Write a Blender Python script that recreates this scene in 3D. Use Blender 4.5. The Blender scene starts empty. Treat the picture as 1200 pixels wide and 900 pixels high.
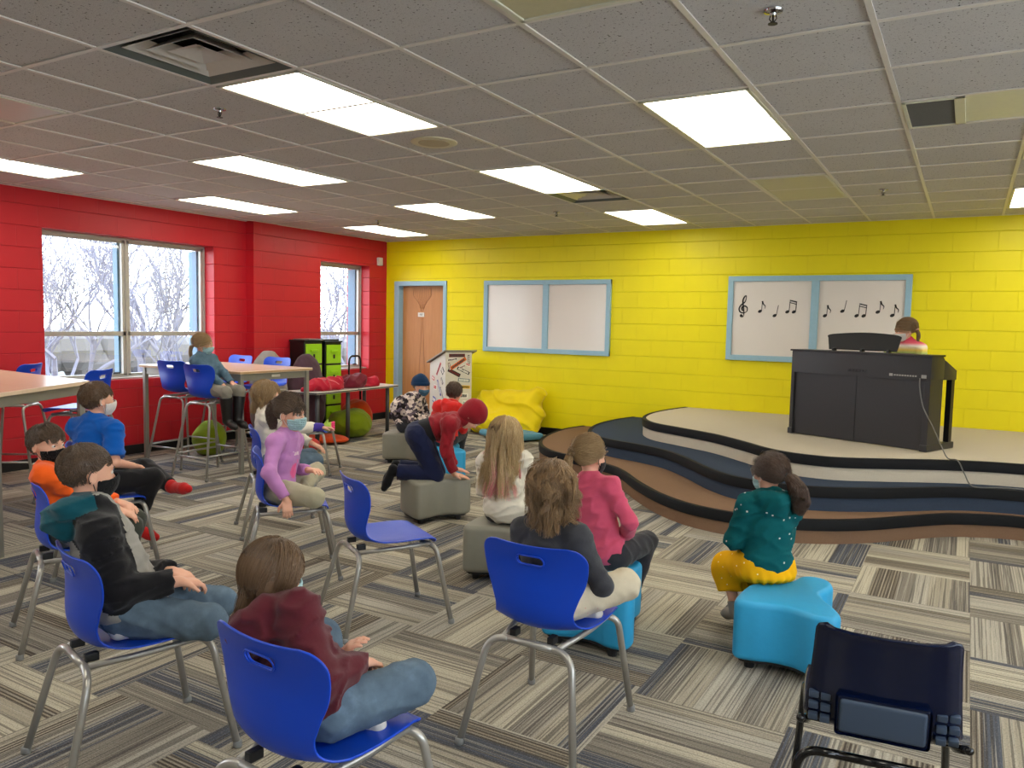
import bpy, bmesh, math, random
import numpy as np
from mathutils import Vector, Matrix
R = math.radians
scene = bpy.context.scene
COL = scene.collection
rnd = random.Random(7)

# ------------------------------------------------------------------ objects
def link(o, parent=None):
    COL.objects.link(o)
    if parent is not None: o.parent = parent
    return o

def tag(o, label=None, cat=None, group=None, kind=None):
    if label: o['label'] = label
    if cat: o['category'] = cat
    if group: o['group'] = group
    if kind: o['kind'] = kind
    return o

def empty(name, loc=(0, 0, 0), rz=0.0, label=None, cat=None, group=None):
    o = bpy.data.objects.new(name, None)
    o.empty_display_size = 0.1
    COL.objects.link(o)
    o.location = loc; o.rotation_euler = (0, 0, rz)
    return tag(o, label, cat, group)

def copy_tree(o, loc=None, rz=None, label=None, group=None, parent=None):
    c = o.copy(); COL.objects.link(c)
    if parent is not None: c.parent = parent
    for ch in list(o.children): copy_tree(ch, parent=c)
    if loc is not None: c.location = loc
    if rz is not None: c.rotation_euler = (0, 0, rz)
    if label: c['label'] = label
    if group: c['group'] = group
    return c

class MB:
    """collects shapes into one mesh"""
    def __init__(s): s.v = []; s.f = []; s.m = []
    def add(s, vs, fs, mi=0):
        n = len(s.v)
        s.v.extend([tuple(map(float, v)) for v in vs])
        s.f.extend([tuple(i + n for i in f) for f in fs]); s.m.extend([mi] * len(fs)); return s
    def bm(s, b, mi=0, M=None):
        b.verts.index_update()
        s.add([(M @ v.co if M else v.co) for v in b.verts], [[v.index for v in f.verts] for f in b.faces], mi); b.free(); return s
    def box(s, x0, x1, y0, y1, z0, z1, bev=0.0, seg=2, mi=0, M=None):
        b = bmesh.new()
        bmesh.ops.create_cube(b, size=1.0)
        for v in b.verts:
            v.co = Vector(((x0 + x1) / 2 + v.co.x * (x1 - x0), (y0 + y1) / 2 + v.co.y * (y1 - y0), (z0 + z1) / 2 + v.co.z * (z1 - z0)))
        if bev > 0: bmesh.ops.bevel(b, geom=list(b.edges), offset=bev, segments=seg, affect='EDGES', profile=0.6)
        return s.bm(b, mi, M)
    def prism(s, pts, z0, z1, bev=0.0, seg=2, mi=0, M=None, side_only=False):
        """polygon pts (x,y) extruded from z0 to z1"""
        b = bmesh.new()
        lo = [b.verts.new((x, y, z0)) for x, y in pts]; hi = [b.verts.new((x, y, z1)) for x, y in pts]
        n = len(pts)
        top = b.faces.new(hi); bot = b.faces.new(lo[::-1])
        for i in range(n): b.faces.new((lo[i], lo[(i + 1) % n], hi[(i + 1) % n], hi[i]))
        bmesh.ops.recalc_face_normals(b, faces=list(b.faces))
        if bev > 0:
            ed = list({e for e in list(top.edges) + list(bot.edges)})
            bmesh.ops.bevel(b, geom=ed, offset=bev, segments=seg, affect='EDGES', profile=0.5)
        return s.bm(b, mi, M)
    def tube(s, pts, r, n=10, caps=True, mi=0, M=None):
        pts = [Vector(p) for p in pts]
        rs = r if isinstance(r, (list, tuple)) else [r] * len(pts)
        T = []
        for i in range(len(pts)):
            a = pts[max(i - 1, 0)]; c = pts[min(i + 1, len(pts) - 1)]
            T.append((c - a).normalized())
        up = Vector((0, 0, 1)) if abs(T[0].z) < 0.9 else Vector((1, 0, 0))
        u = T[0].cross(up).normalized(); vs = []; fs = []
        for i, p in enumerate(pts):
            u = (u - T[i] * u.dot(T[i])).normalized(); w = T[i].cross(u)
            for k in range(n):
                a = 2 * math.pi * k / n
                q = p + (u * math.cos(a) + w * math.sin(a)) * rs[i]
                vs.append(M @ q if M else q)
        for i in range(len(pts) - 1):
            for k in range(n):
                k2 = (k + 1) % n
                fs.append((i * n + k, i * n + k2, (i + 1) * n + k2, (i + 1) * n + k))
        if caps:
            fs.append(tuple(range(n))[::-1]); fs.append(tuple((len(pts) - 1) * n + k for k in range(n)))
        return s.add(vs, fs, mi)
    def lathe(s, prof, n=24, mi=0, M=None):
        """prof: (r,z) list around z axis"""
        vs = []; fs = []
        for r, z in prof:
            for k in range(n):
                a = 2 * math.pi * k / n; q = Vector((r * math.cos(a), r * math.sin(a), z)); vs.append(M @ q if M else q)
        for i in range(len(prof) - 1):
            for k in range(n):
                k2 = (k + 1) % n; fs.append((i * n + k, i * n + k2, (i + 1) * n + k2, (i + 1) * n + k))
        fs.append(tuple(range(n))[::-1]); fs.append(tuple((len(prof) - 1) * n + k for k in range(n)))
        return s.add(vs, fs, mi)
    def sphere(s, c, r, sx=1, sy=1, sz=1, n=16, mi=0, M=None):
        b = bmesh.new(); bmesh.ops.create_uvsphere(b, u_segments=n, v_segments=max(6, n // 2), radius=r)
        for v in b.verts: v.co = Vector((c[0] + v.co.x * sx, c[1] + v.co.y * sy, c[2] + v.co.z * sz))
        return s.bm(b, mi, M)
    def build(s, name, mats, parent=None, smooth=False, loc=None, rz=None, angle=None):
        me = bpy.data.meshes.new(name); me.from_pydata(s.v, [], s.f)
        mats = mats if isinstance(mats, (list, tuple)) else [mats]
        for m in mats: me.materials.append(m)
        if len(mats) > 1: me.polygons.foreach_set('material_index', s.m)
        me.update()
        o = bpy.data.objects.new(name, me); link(o, parent)
        if smooth or angle: me.polygons.foreach_set('use_smooth', [True] * len(me.polygons))
        if angle: me.set_sharp_from_angle(angle=R(angle))
        if loc is not None: o.location = loc
        if rz is not None: o.rotation_euler = (0, 0, rz)
        return o

def bend(pts, rad, n=6):
    """round the inner corners of a polyline"""
    P = [Vector(p) for p in pts]; out = [P[0]]
    for i in range(1, len(P) - 1):
        a, b, c = P[i - 1], P[i], P[i + 1]
        r = min(rad, (a - b).length * 0.49, (c - b).length * 0.49)
        p0 = b + (a - b).normalized() * r; p1 = b + (c - b).normalized() * r
        for k in range(n + 1):
            t = k / n; out.append(p0 * (1 - t) ** 2 + b * 2 * t * (1 - t) + p1 * t * t)
    out.append(P[-1]); return out

def catmull(pts, n=8, closed=False):
    P = [np.array(p, float) for p in pts]; m = len(P); out = []
    rng = range(m) if closed else range(m - 1)
    for i in rng:
        g = (lambda k: P[k % m]) if closed else (lambda k: P[min(max(k, 0), m - 1)])
        p0, p1, p2, p3 = g(i - 1), g(i), g(i + 1), g(i + 2)
        for k in range(n):
            t = k / n
            out.append(0.5 * ((2 * p1) + (-p0 + p2) * t + (2 * p0 - 5 * p1 + 4 * p2 - p3) * t * t + (-p0 + 3 * p1 - 3 * p2 + p3) * t ** 3))
    if not closed: out.append(P[-1])
    return [tuple(map(float, p)) for p in out]

# ------------------------------------------------------------------ materials
def lin(c):
    f = lambda v: v / 12.92 if v <= 0.04045 else ((v + 0.055) / 1.055) ** 2.4
    return tuple(f(x / 255) for x in c) + (1.0,)

class NT:
    """small node-tree helper"""
    def __init__(s, name):
        s.mat = bpy.data.materials.new(name); s.mat.use_nodes = True; s.t = s.mat.node_tree; s.N = s.t.nodes; s.L = s.t.links
        s.N.clear(); s.out = s.N.new('ShaderNodeOutputMaterial'); s.b = s.N.new('ShaderNodeBsdfPrincipled')
        s.L.new(s.b.outputs[0], s.out.inputs[0])
    def new(s, ty, **kw):
        n = s.N.new(ty)
        for k, v in kw.items(): setattr(n, k, v)
        return n
    def put(s, sock, v):
        if hasattr(v, 'links') or isinstance(v, bpy.types.NodeSocket): s.L.new(v, sock)
        else: sock.default_value = v
    def math(s, op, a, b=None, c=None, clamp=False):
        n = s.new('ShaderNodeMath', operation=op); n.use_clamp = clamp
        s.put(n.inputs[0], a)
        if b is not None: s.put(n.inputs[1], b)
        if c is not None: s.put(n.inputs[2], c)
        return n.outputs[0]
    def mix(s, f, a, b, blend='MIX'):
        n = s.new('ShaderNodeMix', data_type='RGBA', blend_type=blend)
        s.put(n.inputs[0], f); s.put(n.inputs[6], a); s.put(n.inputs[7], b); return n.outputs[2]
    def ramp(s, f, stops, interp='LINEAR'):
        n = s.new('ShaderNodeValToRGB'); n.color_ramp.interpolation = interp; e = n.color_ramp.elements
        while len(e) < len(stops): e.new(0.5)
        for i, (p, c) in enumerate(stops): e[i].position = p; e[i].color = c
        s.put(n.inputs[0], f); return n.outputs[0]
    def noise(s, vec, scale, detail=2, rough=0.5, dim='3D', w=None):
        n = s.new('ShaderNodeTexNoise', noise_dimensions=dim)
        if vec is not None and dim != '1D': s.put(n.inputs['Vector'], vec)
        if w is not None: s.put(n.inputs['W'], w)
        n.inputs['Scale'].default_value = scale; n.inputs['Detail'].default_value = detail; n.inputs['Roughness'].default_value = rough
        return n.outputs['Fac']
    def coord(s, k='Object'): return s.new('ShaderNodeTexCoord').outputs[k]
    def sep(s, v): n = s.new('ShaderNodeSeparateXYZ'); s.put(n.inputs[0], v); return n.outputs
    def comb(s, x, y, z=0.0):
        n = s.new('ShaderNodeCombineXYZ'); s.put(n.inputs[0], x); s.put(n.inputs[1], y); s.put(n.inputs[2], z); return n.outputs[0]
    def bump(s, h, strength=0.3, dist=0.01):
        n = s.new('ShaderNodeBump'); s.put(n.inputs['Height'], h); n.inputs['Strength'].default_value = strength; n.inputs['Distance'].default_value = dist
        s.L.new(n.outputs[0], s.b.inputs['Normal'])
    def set(s, **kw):
        for k, v in kw.items(): s.put(s.b.inputs[k.replace('_', ' ')], v)
        return s.mat

def plain(name, c, rough=0.5, metal=0.0, var=0.06, scale=30.0, bump=0.0, spec=0.5):
    t = NT(name); v = t.coord()
    n = t.noise(v, scale, 3)
    a = lin(c); lo = tuple(x * (1 - var) for x in a[:3]) + (1,); hi = tuple(min(1, x * (1 + var)) for x in a[:3]) + (1,)
    t.set(Base_Color=t.mix(n, lo, hi), Roughness=rough, Metallic=metal)
    t.b.inputs['Specular IOR Level'].default_value = spec
    if bump: t.bump(t.noise(v, scale * 3, 3), bump, 0.004)
    return t.mat

def cloth(name, c, var=0.12, scale=12.0, weave=900.0, rough=0.95, bump=0.35, sheen=0.15):
    t = NT(name); v = t.coord()
    n = t.noise(v, scale, 4, 0.6)
    a = lin(c); lo = tuple(x * (1 - var) for x in a[:3]) + (1,); hi = tuple(min(1, x * (1 + var)) for x in a[:3]) + (1,)
    t.set(Base_Color=t.mix(n, lo, hi), Roughness=rough)
    t.b.inputs['Specular IOR Level'].default_value = 0.15
    t.b.inputs['Sheen Weight'].default_value = sheen
    h = t.math('ADD', t.math('MULTIPLY', t.noise(v, weave, 2), 0.25), t.noise(v, 22, 4, 0.6))
    t.bump(h, bump, 0.006)
    return t.mat

def emit(name, c, strength):
    t = NT(name); t.set(Base_Color=(0.8, 0.8, 0.8, 1), Emission_Color=lin(c), Emission_Strength=strength); return t.mat

# ------------------------------------------------------------------ implicit surfaces
def nz(p, f, seed=0):
    """cheap smooth pseudo-noise in [-1,1] for (N,3) points"""
    r = np.random.RandomState(seed); out = np.zeros(len(p), np.float32)
    for k in range(5):
        a = r.normal(size=3); a *= f * (0.7 + 0.6 * r.rand()) / np.linalg.norm(a)
        b = r.normal(size=3); b *= f * 0.6 / np.linalg.norm(b)
        out += np.sin(p @ a.astype(np.float32) + r.rand() * 6.3 + 1.5 * np.sin(p @ b.astype(np.float32) + r.rand() * 6.3))
    return out / 5 * 1.4

def smin(a, b, k):
    if k <= 0: return np.minimum(a, b)
    h = np.clip(0.5 + 0.5 * (b - a) / k, 0, 1)
    return b * (1 - h) + a * h - k * h * (1 - h)
def smax(a, b, k): return -smin(-a, -b, k)

def F3(v): return np.array(v, np.float32)
def cone(p, a, b, ra, rb):
    a = F3(a); b = F3(b); ba = b - a; pa = p - a
    h = np.clip(pa @ ba / max(float(ba @ ba), 1e-9), 0, 1)
    d = pa - h[:, None] * ba
    return np.sqrt((d * d).sum(1)) - (ra + (rb - ra) * h)
def ell(p, c, r, M=None):
    q = p - F3(c)
    if M is not None: q = q @ M           # M columns = local axes in this space
    r = F3(r); k0 = np.sqrt(((q / r) ** 2).sum(1)); k1 = np.sqrt(((q / (r * r)) ** 2).sum(1)) + 1e-9
    return k0 * (k0 - 1) / k1
def rbox(p, c, h, r, M=None):
    q = p - F3(c)
    if M is not None: q = q @ M
    q = np.abs(q) - (F3(h) - r)
    return np.sqrt((np.maximum(q, 0) ** 2).sum(1)) + np.minimum(q.max(1), 0) - r
def half(p, c, n):
    n = F3(n); n = n / np.linalg.norm(n); return (p - F3(c)) @ n

def surf(fn, lo, hi, h):
    """surface nets of fn over box lo..hi with cell h -> verts, quads"""
    lo = np.array(lo, float); hi = np.array(hi, float)
    B = 6
    nb = np.maximum(1, np.ceil((hi - lo) / (h * B)).astype(int)); n = nb * B + 1
    # coarse pass at block centres
    cx = [lo[i] + (np.arange(nb[i]) + 0.5) * B * h for i in range(3)]
    C = np.stack(np.meshgrid(*cx, indexing='ij'), -1).reshape(-1, 3).astype(np.float32)
    dc = fn(C)
    act = (np.abs(dc) < B * h * 0.87 * 1.35 + 0.006).reshape(nb)
    D = np.repeat(np.repeat(np.repeat(dc.reshape(nb), B, 0), B, 1), B, 2)
    D = np.pad(D, ((0, 1),) * 3, mode='edge').astype(np.float32)
    m = np.zeros(n, bool)
    bi = np.argwhere(act)
    if len(bi) == 0: return np.zeros((0, 3)), np.zeros((0, 4), int)
    o = np.stack(np.meshgrid(*[np.arange(B + 1)] * 3, indexing='ij'), -1).reshape(-1, 3)
    idx = (bi[:, None, :] * B + o[None]).reshape(-1, 3)
    m[idx[:, 0], idx[:, 1], idx[:, 2]] = True
    I = np.argwhere(m)
    P = (lo + I * h).astype(np.float32)
    out = np.empty(len(P), np.float32)
    for s0 in range(0, len(P), 200000): out[s0:s0 + 200000] = fn(P[s0:s0 + 200000])
    D[I[:, 0], I[:, 1], I[:, 2]] = out
    S = D < 0
    # cells with sign change (only where all samples are fine)
    c = [S[i:n[0] - 1 + i, j:n[1] - 1 + j, k:n[2] - 1 + k] for i in (0, 1) for j in (0, 1) for k in (0, 1)]
    anyv = c[0].copy(); allv = c[0].copy()
    for q in c[1:]: anyv |= q; allv &= q
    cells = np.argwhere(anyv & ~allv)
    vid = -np.ones(tuple(n - 1), np.int64); vid[cells[:, 0], cells[:, 1], cells[:, 2]] = np.arange(len(cells))
    acc = np.zeros((len(cells), 3)); cnt = np.zeros(len(cells))
    cor = [(i, j, k) for i in (0, 1) for j in (0, 1) for k in (0, 1)]
    dv = [D[cells[:, 0] + i, cells[:, 1] + j, cells[:, 2] + k] for i, j, k in cor]
    for a in range(8):
        for b in range(a + 1, 8):
            if sum(abs(cor[a][t] - cor[b][t]) for t in range(3)) != 1: continue
            sc_ = (dv[a] < 0) != (dv[b] < 0)
            t = np.where(sc_, dv[a] / (dv[a] - dv[b] + 1e-12), 0)
            pa = np.array(cor[a], float); pb = np.array(cor[b], float)
            acc += np.where(sc_[:, None], pa + t[:, None] * (pb - pa), 0); cnt += sc_
    V = lo + (cells + acc / np.maximum(cnt, 1)[:, None]) * h
    quads = []
    for ax in range(3):
        u, w = (ax + 1) % 3, (ax + 2) % 3
        sl0 = [slice(None)] * 3; sl1 = [slice(None)] * 3
        sl0[ax] = slice(0, n[ax] - 1); sl1[ax] = slice(1, n[ax])
        e = np.argwhere(S[tuple(sl0)] != S[tuple(sl1)])
        e = e[(e[:, u] > 0) & (e[:, w] > 0) & (e[:, u] < n[u] - 1) & (e[:, w] < n[w] - 1)]
        if not len(e): continue
        ss = S[e[:, 0], e[:, 1], e[:, 2]]
        q = []
        for du, dw in ((0, 0), (1, 0), (1, 1), (0, 1)):
            k = e.copy(); k[:, u] -= du; k[:, w] -= dw; q.append(vid[k[:, 0], k[:, 1], k[:, 2]])
        q = np.stack(q, 1); q[~ss] = q[~ss][:, ::-1]
        quads.append(q[(q >= 0).all(1)])
    return V, np.concatenate(quads)

def np_obj(name, V, Q, mats, parent=None, smooth=True, matidx=None, attr=None):
    me = bpy.data.meshes.new(name)
    k = Q.shape[1]
    me.vertices.add(len(V)); me.vertices.foreach_set('co', np.asarray(V, np.float32).ravel())
    me.loops.add(Q.size); me.loops.foreach_set('vertex_index', Q.ravel().astype(np.int32))
    me.polygons.add(len(Q)); me.polygons.foreach_set('loop_start', (np.arange(len(Q)) * k).astype(np.int32))
    me.polygons.foreach_set('use_smooth', [smooth] * len(Q))
    for m in (mats if isinstance(mats, (list, tuple)) else [mats]): me.materials.append(m)
    if matidx is not None: me.polygons.foreach_set('material_index', matidx.astype(np.int32))
    if attr is not None:
        a = me.attributes.new('shade', 'FLOAT', 'POINT'); a.data.foreach_set('value', np.asarray(attr, np.float32))
    me.update(); me.validate()
    o = bpy.data.objects.new(name, me); return link(o, parent)

def implicit(name, fn, lo, hi, h, mats, parent=None, pick=None):
    V, Q = surf(fn, lo, hi, h)
    mi = None
    if pick is not None:
        cen = V[Q].mean(1).astype(np.float32); mi = pick(cen)
    return np_obj(name, V, Q, mats, parent, True, mi)
# ------------------------------------------------------------------ camera
CAMZ = 1.52
cam_d = bpy.data.cameras.new('camera'); cam = bpy.data.objects.new('camera', cam_d); COL.objects.link(cam)
cam_d.sensor_width = 36.0; cam_d.lens = 913.75 / 1200 * 36; cam_d.clip_start = 0.05; cam_d.clip_end = 400
_r = Vector((0.86279811, 0.50512563, 0.02067636)); _u = Vector((-0.05755446, 0.05751057, 0.99668451)); _f = Vector((-0.50226178, 0.86112753, -0.07869225))
cam.matrix_world = Matrix(((_r.x, _u.x, -_f.x, 0), (_r.y, _u.y, -_f.y, 0), (_r.z, _u.z, -_f.z, CAMZ), (0, 0, 0, 1)))
scene.camera = cam
scene.view_settings.view_transform = 'Standard'; scene.view_settings.look = 'None'
scene.view_settings.exposure = 0.3; scene.view_settings.gamma = 1.0; scene.view_settings.use_curve_mapping = False

H = 2.706
XL, XR, YF, YB = -7.83, 3.6, 9.39, -4.2
GX, GY, GS = -0.3851, 3.3679, 0.6096          # ceiling grid origin and module

def blockwall(name, c, axis, dark=0.80):
    """painted concrete block; axis 0: courses run along X, 1: along Y"""
    t = NT(name); v = t.coord(); x, y, z = t.sep(v)
    a = (x, y)[axis]
    row = t.math('DIVIDE', t.math('SUBTRACT', z, 0.1096), 0.2032); rf = t.math('FLOOR', row)
    col = t.math('ADD', t.math('DIVIDE', a, 0.4064), t.math('MULTIPLY', t.math('MODULO', t.math('ADD', rf, 20), 2), 0.5))
    def joint(s, wid):
        fr = t.math('FRACT', s); e = t.math('MINIMUM', fr, t.math('SUBTRACT', 1, fr))
        n = t.new('ShaderNodeMapRange'); n.interpolation_type = 'SMOOTHSTEP'
        t.put(n.inputs[0], e); n.inputs[1].default_value = 0.0; n.inputs[2].default_value = wid; return n.outputs[0]
    jh = joint(row, 0.026); jv = t.math('ADD', t.math('MULTIPLY', joint(col, 0.010), 0.35), 0.65)
    j = t.math('MULTIPLY', jh, jv)
    cid = t.math('ADD', t.math('MULTIPLY', rf, 7.31), t.math('FLOOR', col))
    wn = t.new('ShaderNodeTexWhiteNoise', noise_dimensions='1D'); t.put(wn.inputs['W'], cid)
    base = lin(c); d = tuple(q * dark for q in base[:3]) + (1,)
    tone = t.mix(t.noise(v, 3, 4, 0.6), tuple(q * 0.93 for q in base[:3]) + (1,), tuple(min(1, q * 1.05) for q in base[:3]) + (1,))
    tone = t.mix(t.math('MULTIPLY', wn.outputs[0], 0.08), tone, d)
    t.set(Base_Color=t.mix(j, d, tone), Roughness=0.42)
    t.b.inputs['Specular IOR Level'].default_value = 0.35
    h = t.math('ADD', j, t.math('MULTIPLY', t.noise(v, 160, 3), 0.10))
    t.bump(h, 0.7, 0.008)
    return t.mat

M = {}
M['yellow'] = blockwall('yellow painted block', (238, 224, 14), 0, 0.90)
M['red'] = blockwall('red painted block', (190, 32, 44), 1, 0.80)
M['redx'] = blockwall('red painted block end', (186, 26, 36), 0, 0.72)
M['offwhite'] = plain('off white paint', (205, 203, 196), 0.6)
M['base'] = plain('black rubber base', (18, 19, 22), 0.45)
M['alu'] = plain('pale window metal', (176, 172, 164), 0.38, 0.3)
M['steelblue'] = plain('blue window edge', (96, 128, 150), 0.5)
M['skyblue'] = plain('pale blue painted steel', (150, 188, 208), 0.4)
M['gridw'] = plain('ceiling grid enamel', (214, 208, 200), 0.45)
M['fixture'] = plain('fixture enamel', (205, 204, 186), 0.4)

def carpet():
    t = NT('patterned carpet tile'); v = t.coord(); x, y, z = t.sep(v)
    S = 0.6
    u = t.math('DIVIDE', t.math('SUBTRACT', x, 0.09), S); w = t.math('DIVIDE', t.math('SUBTRACT', y, 4.77), S)
    # every second column slips a little
    cu = t.math('FLOOR', u)
    w = t.math('ADD', w, t.math('MULTIPLY', t.math('MODULO', t.math('ADD', cu, 100), 2), -0.10))
    cv = t.math('FLOOR', w)
    par = t.math('MODULO', t.math('ADD', t.math('ADD', cu, cv), 200), 2)
    fu = t.math('FRACT', u); fw = t.math('FRACT', w)
    a = t.math('ADD', t.math('MULTIPLY', par, fu), t.math('MULTIPLY', t.math('SUBTRACT', 1, par), fw))     # across the stripes
    b = t.math('ADD', t.math('MULTIPLY', par, fw), t.math('MULTIPLY', t.math('SUBTRACT', 1, par), fu))     # along them
    tid = t.math('ADD', t.math('MULTIPLY', cu, 13.7), t.math('MULTIPLY', cv, 5.3))
    wn = t.new('ShaderNodeTexWhiteNoise', noise_dimensions='1D'); t.put(wn.inputs['W'], tid)
    rid = t.math('MULTIPLY', wn.outputs[0], 40)
    # warp the band edges so that the bands have unequal widths
    aw = t.math('ADD', a, t.math('MULTIPLY', t.math('SUBTRACT', t.noise(None, 2.6, 1, 0.5, '1D', t.math('ADD', a, rid)), 0.5), 0.42))
    band = t.math('FLOOR', t.math('MULTIPLY', aw, 6.0))
    wb = t.new('ShaderNodeTexWhiteNoise', noise_dimensions='1D'); t.put(wb.inputs['W'], t.math('ADD', t.math('MULTIPLY', band, 3.17), rid))
    bc = wb.outputs[0]
    col = t.ramp(bc, [(0.0, lin((162, 154, 137))), (0.22, lin((188, 180, 160))), (0.40, lin((128, 122, 112))), (0.54, lin((84, 90, 101))), (0.70, lin((172, 166, 153))), (0.84, lin((150, 140, 122)))], 'CONSTANT')
    dark = t.ramp(bc, [(0.0, (0.12, 0.12, 0.12, 1)), (0.54, (0.45, 0.45, 0.45, 1)), (0.70, (0.12, 0.12, 0.12, 1)), (0.84, (1, 1, 1, 1))], 'CONSTANT')
    # fine broken pin stripes
    fine = t.noise(t.comb(t.math('MULTIPLY', a, 58), t.math('MULTIPLY', b, 0.45), rid), 1.0, 2, 0.5)
    fm = t.ramp(fine, [(0.45, (0, 0, 0, 1)), (0.475, (1, 1, 1, 1))])
    col = t.mix(t.math('MULTIPLY', t.math('SUBTRACT', 1, fm), 0.62), col, lin((72, 68, 66)))
    fine2 = t.noise(t.comb(t.math('MULTIPLY', a, 75), t.math('MULTIPLY', b, 0.5), t.math('ADD', rid, 9)), 1.0, 1, 0.5)
    col = t.mix(t.math('MULTIPLY', t.ramp(fine2, [(0.56, (0, 0, 0, 1)), (0.585, (1, 1, 1, 1))]), 0.5), col, lin((188, 181, 165)))
    rib = t.math('SINE', t.math('MULTIPLY', a, 2 * math.pi * 36))
    col = t.mix(t.math('MULTIPLY', t.math('MULTIPLY', t.math('ADD', t.math('MULTIPLY', rib, 0.5), 0.5), dark), 0.92), col, lin((58, 50, 46)))
    g = t.noise(v, 150, 5, 0.85)
    col = t.mix(t.ramp(g, [(0.36, (0.7, 0.7, 0.7, 1)), (0.50, (0, 0, 0, 1))]), col, lin((60, 55, 50)))
    g2 = t.noise(v, 170, 4, 0.85)
    col = t.mix(t.ramp(g2, [(0.56, (0, 0, 0, 1)), (0.70, (0.6, 0.6, 0.6, 1))]), col, lin((205, 198, 184)))
    t.set(Base_Color=col, Roughness=0.97)
    t.b.inputs['Specular IOR Level'].default_value = 0.1
    t.bump(t.math('ADD', g, t.math('MULTIPLY', fm, 0.6)), 0.5, 0.004)
    return t.mat
M['carpet'] = carpet()

def ceiling_tile():
    t = NT('fissured acoustic tile'); v = t.coord()
    n = t.noise(v, 75, 2, 0.5); n2 = t.noise(v, 260, 2, 0.6); n3 = t.noise(v, 4, 3)
    col = t.mix(n3, lin((190, 187, 185)), lin((200, 197, 195)))
    col = t.mix(t.ramp(n, [(0.30, (1, 1, 1, 1)), (0.36, (0, 0, 0, 1))]), col, lin((70, 64, 60)))
    col = t.mix(t.ramp(n2, [(0.30, (0.8, 0.8, 0.8, 1)), (0.38, (0, 0, 0, 1))]), col, lin((120, 112, 108)))
    t.set(Base_Color=col, Roughness=0.95); t.b.inputs['Specular IOR Level'].default_value = 0.1
    t.bump(t.math('ADD', n, n2), 0.3, 0.003)
    return t.mat
M['tile'] = ceiling_tile()

def S_(o): return tag(o, kind='structure')

# floor and ceiling
b = MB(); b.box(XL - 0.3, XR + 0.2, YB - 0.2, YF + 0.3, -0.15, 0.0); S_(b.build('floor', M['carpet']))
VENT = {(-5, -2), (-5, 5)}
LIT = [(-5, -1), (-8, 1), (-11, 3), (-11, -1), (-5, 3), (-8, 5), (-11, 7), (-5, 7), (-2, 1), (1, 7), (1, 3), (1, -1), (-5, -5), (-8, -7), (-11, -5), (-2, -7), (1, -5), (4, 1), (4, 5), (4, -3)]
UNLIT = [(-8, -3), (-2, -3), (-2, 5)]
skip = set()
for i, r in LIT + UNLIT: skip |= {(i, r), (i, r + 1)}
skip |= VENT | {(0, 2)}
cb = MB()
for i in range(-13, 8):
    for r in range(-13, 11):
        if (i, r) in skip: continue
        x0, x1 = max(GX + i * GS, XL), min(GX + (i + 1) * GS, XR); y0, y1 = max(GY + r * GS, YB), min(GY + (r + 1) * GS, YF)
        if x1 - x0 < 0.01 or y1 - y0 < 0.01: continue
        zt = H + 0.001 * math.sin(i * 3.1 + r * 1.7)
        cb.add([(x0, y0, zt), (x0, y1, zt), (x1, y1, zt), (x1, y0, zt)], [(0, 1, 2, 3)])
cb.box(XL - 0.3, XR + 0.2, YB - 0.2, YF + 0.3, H + 0.34, H + 0.42)
ceil = S_(cb.build('ceiling', M['tile']))
gb = MB()
for i in range(-12, 8):
    x = GX + i * GS
    if XL < x < XR: gb.box(x - 0.012, x + 0.012, YB, YF, H - 0.007, H - 0.001)
for r in range(-12, 11):
    y = GY + r * GS
    if YB < y < YF: gb.box(XL, XR, y - 0.012, y + 0.012, H - 0.0065, H - 0.001)
gb.box(XL, XL + 0.022, YB, YF, H - 0.006, H - 0.001); gb.box(XL, XR, YF - 0.022, YF, H - 0.006, H - 0.001)
S_(gb.build('trim_1', M['gridw']))

# walls
def wall_with_openings(name, m, fixed, thick, a0, a1, z0, z1, ops, axis, mx=None):
    """wall slab lying on plane fixed..fixed+thick; ops: (a0,a1,z0,z1)"""
    b = MB()
    def bx(p0, p1, q0, q1):
        f0, f1 = sorted((fixed, fixed + thick))
        if axis == 1: b.box(f0, f1, p0, p1, q0, q1)
        else: b.box(p0, p1, f0, f1, q0, q1)
    cur = a0
    for o in sorted(ops):
        bx(cur, o[0], z0, z1)
        if o[2] > z0: bx(o[0], o[1], z0, o[2])
        if o[3] < z1: bx(o[0], o[1], o[3], z1)
        cur = o[1]
    bx(cur, a1, z0, z1)
    return b
W0_FILL = (-1.6, 1.4, 0.82, 2.345); W1 = (4.30, 6.30, 0.82, 2.345); W2 = (7.985, 8.995, 0.79, 2.31)  # first opening is out of view, added to let in more daylight
b = wall_with_openings('wall_left', None, XL, -0.34, YB, 6.78, 0, H + 0.34, [W0_FILL, W1], 1)
b.box(-8.17, -7.69, 6.78, 7.17, 0, H + 0.34)
b2 = wall_with_openings('wall_left', None, -7.735, -0.435, 7.17, YF + 0.3, 0, H + 0.34, [W2], 1)
b.add(b2.v, b2.f)
S_(b.build('wall_left', M['red']))
D1 = (-7.50, -6.645, -0.01, 2.05)
b = wall_with_openings('wall_back', None, YF, 0.3, -7.735, XR + 0.2, 0, H + 0.34, [D1], 0)
S_(b.build('wall_back', M['yellow']))
WR_FILL = (-2.5, 4.5, 0.85, 2.35)  # unseen opening, added for daylight from the right and ceiling bounce
b = wall_with_openings('wall_right', None, XR, 0.2, YB, YF, 0, H + 0.34, [WR_FILL], 1); S_(b.build('wall_right', M['offwhite']))
b = MB(); b.box(XL, XR, YB - 0.2, YB, 0, H + 0.34); S_(b.build('wall_front', M['offwhite']))
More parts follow.
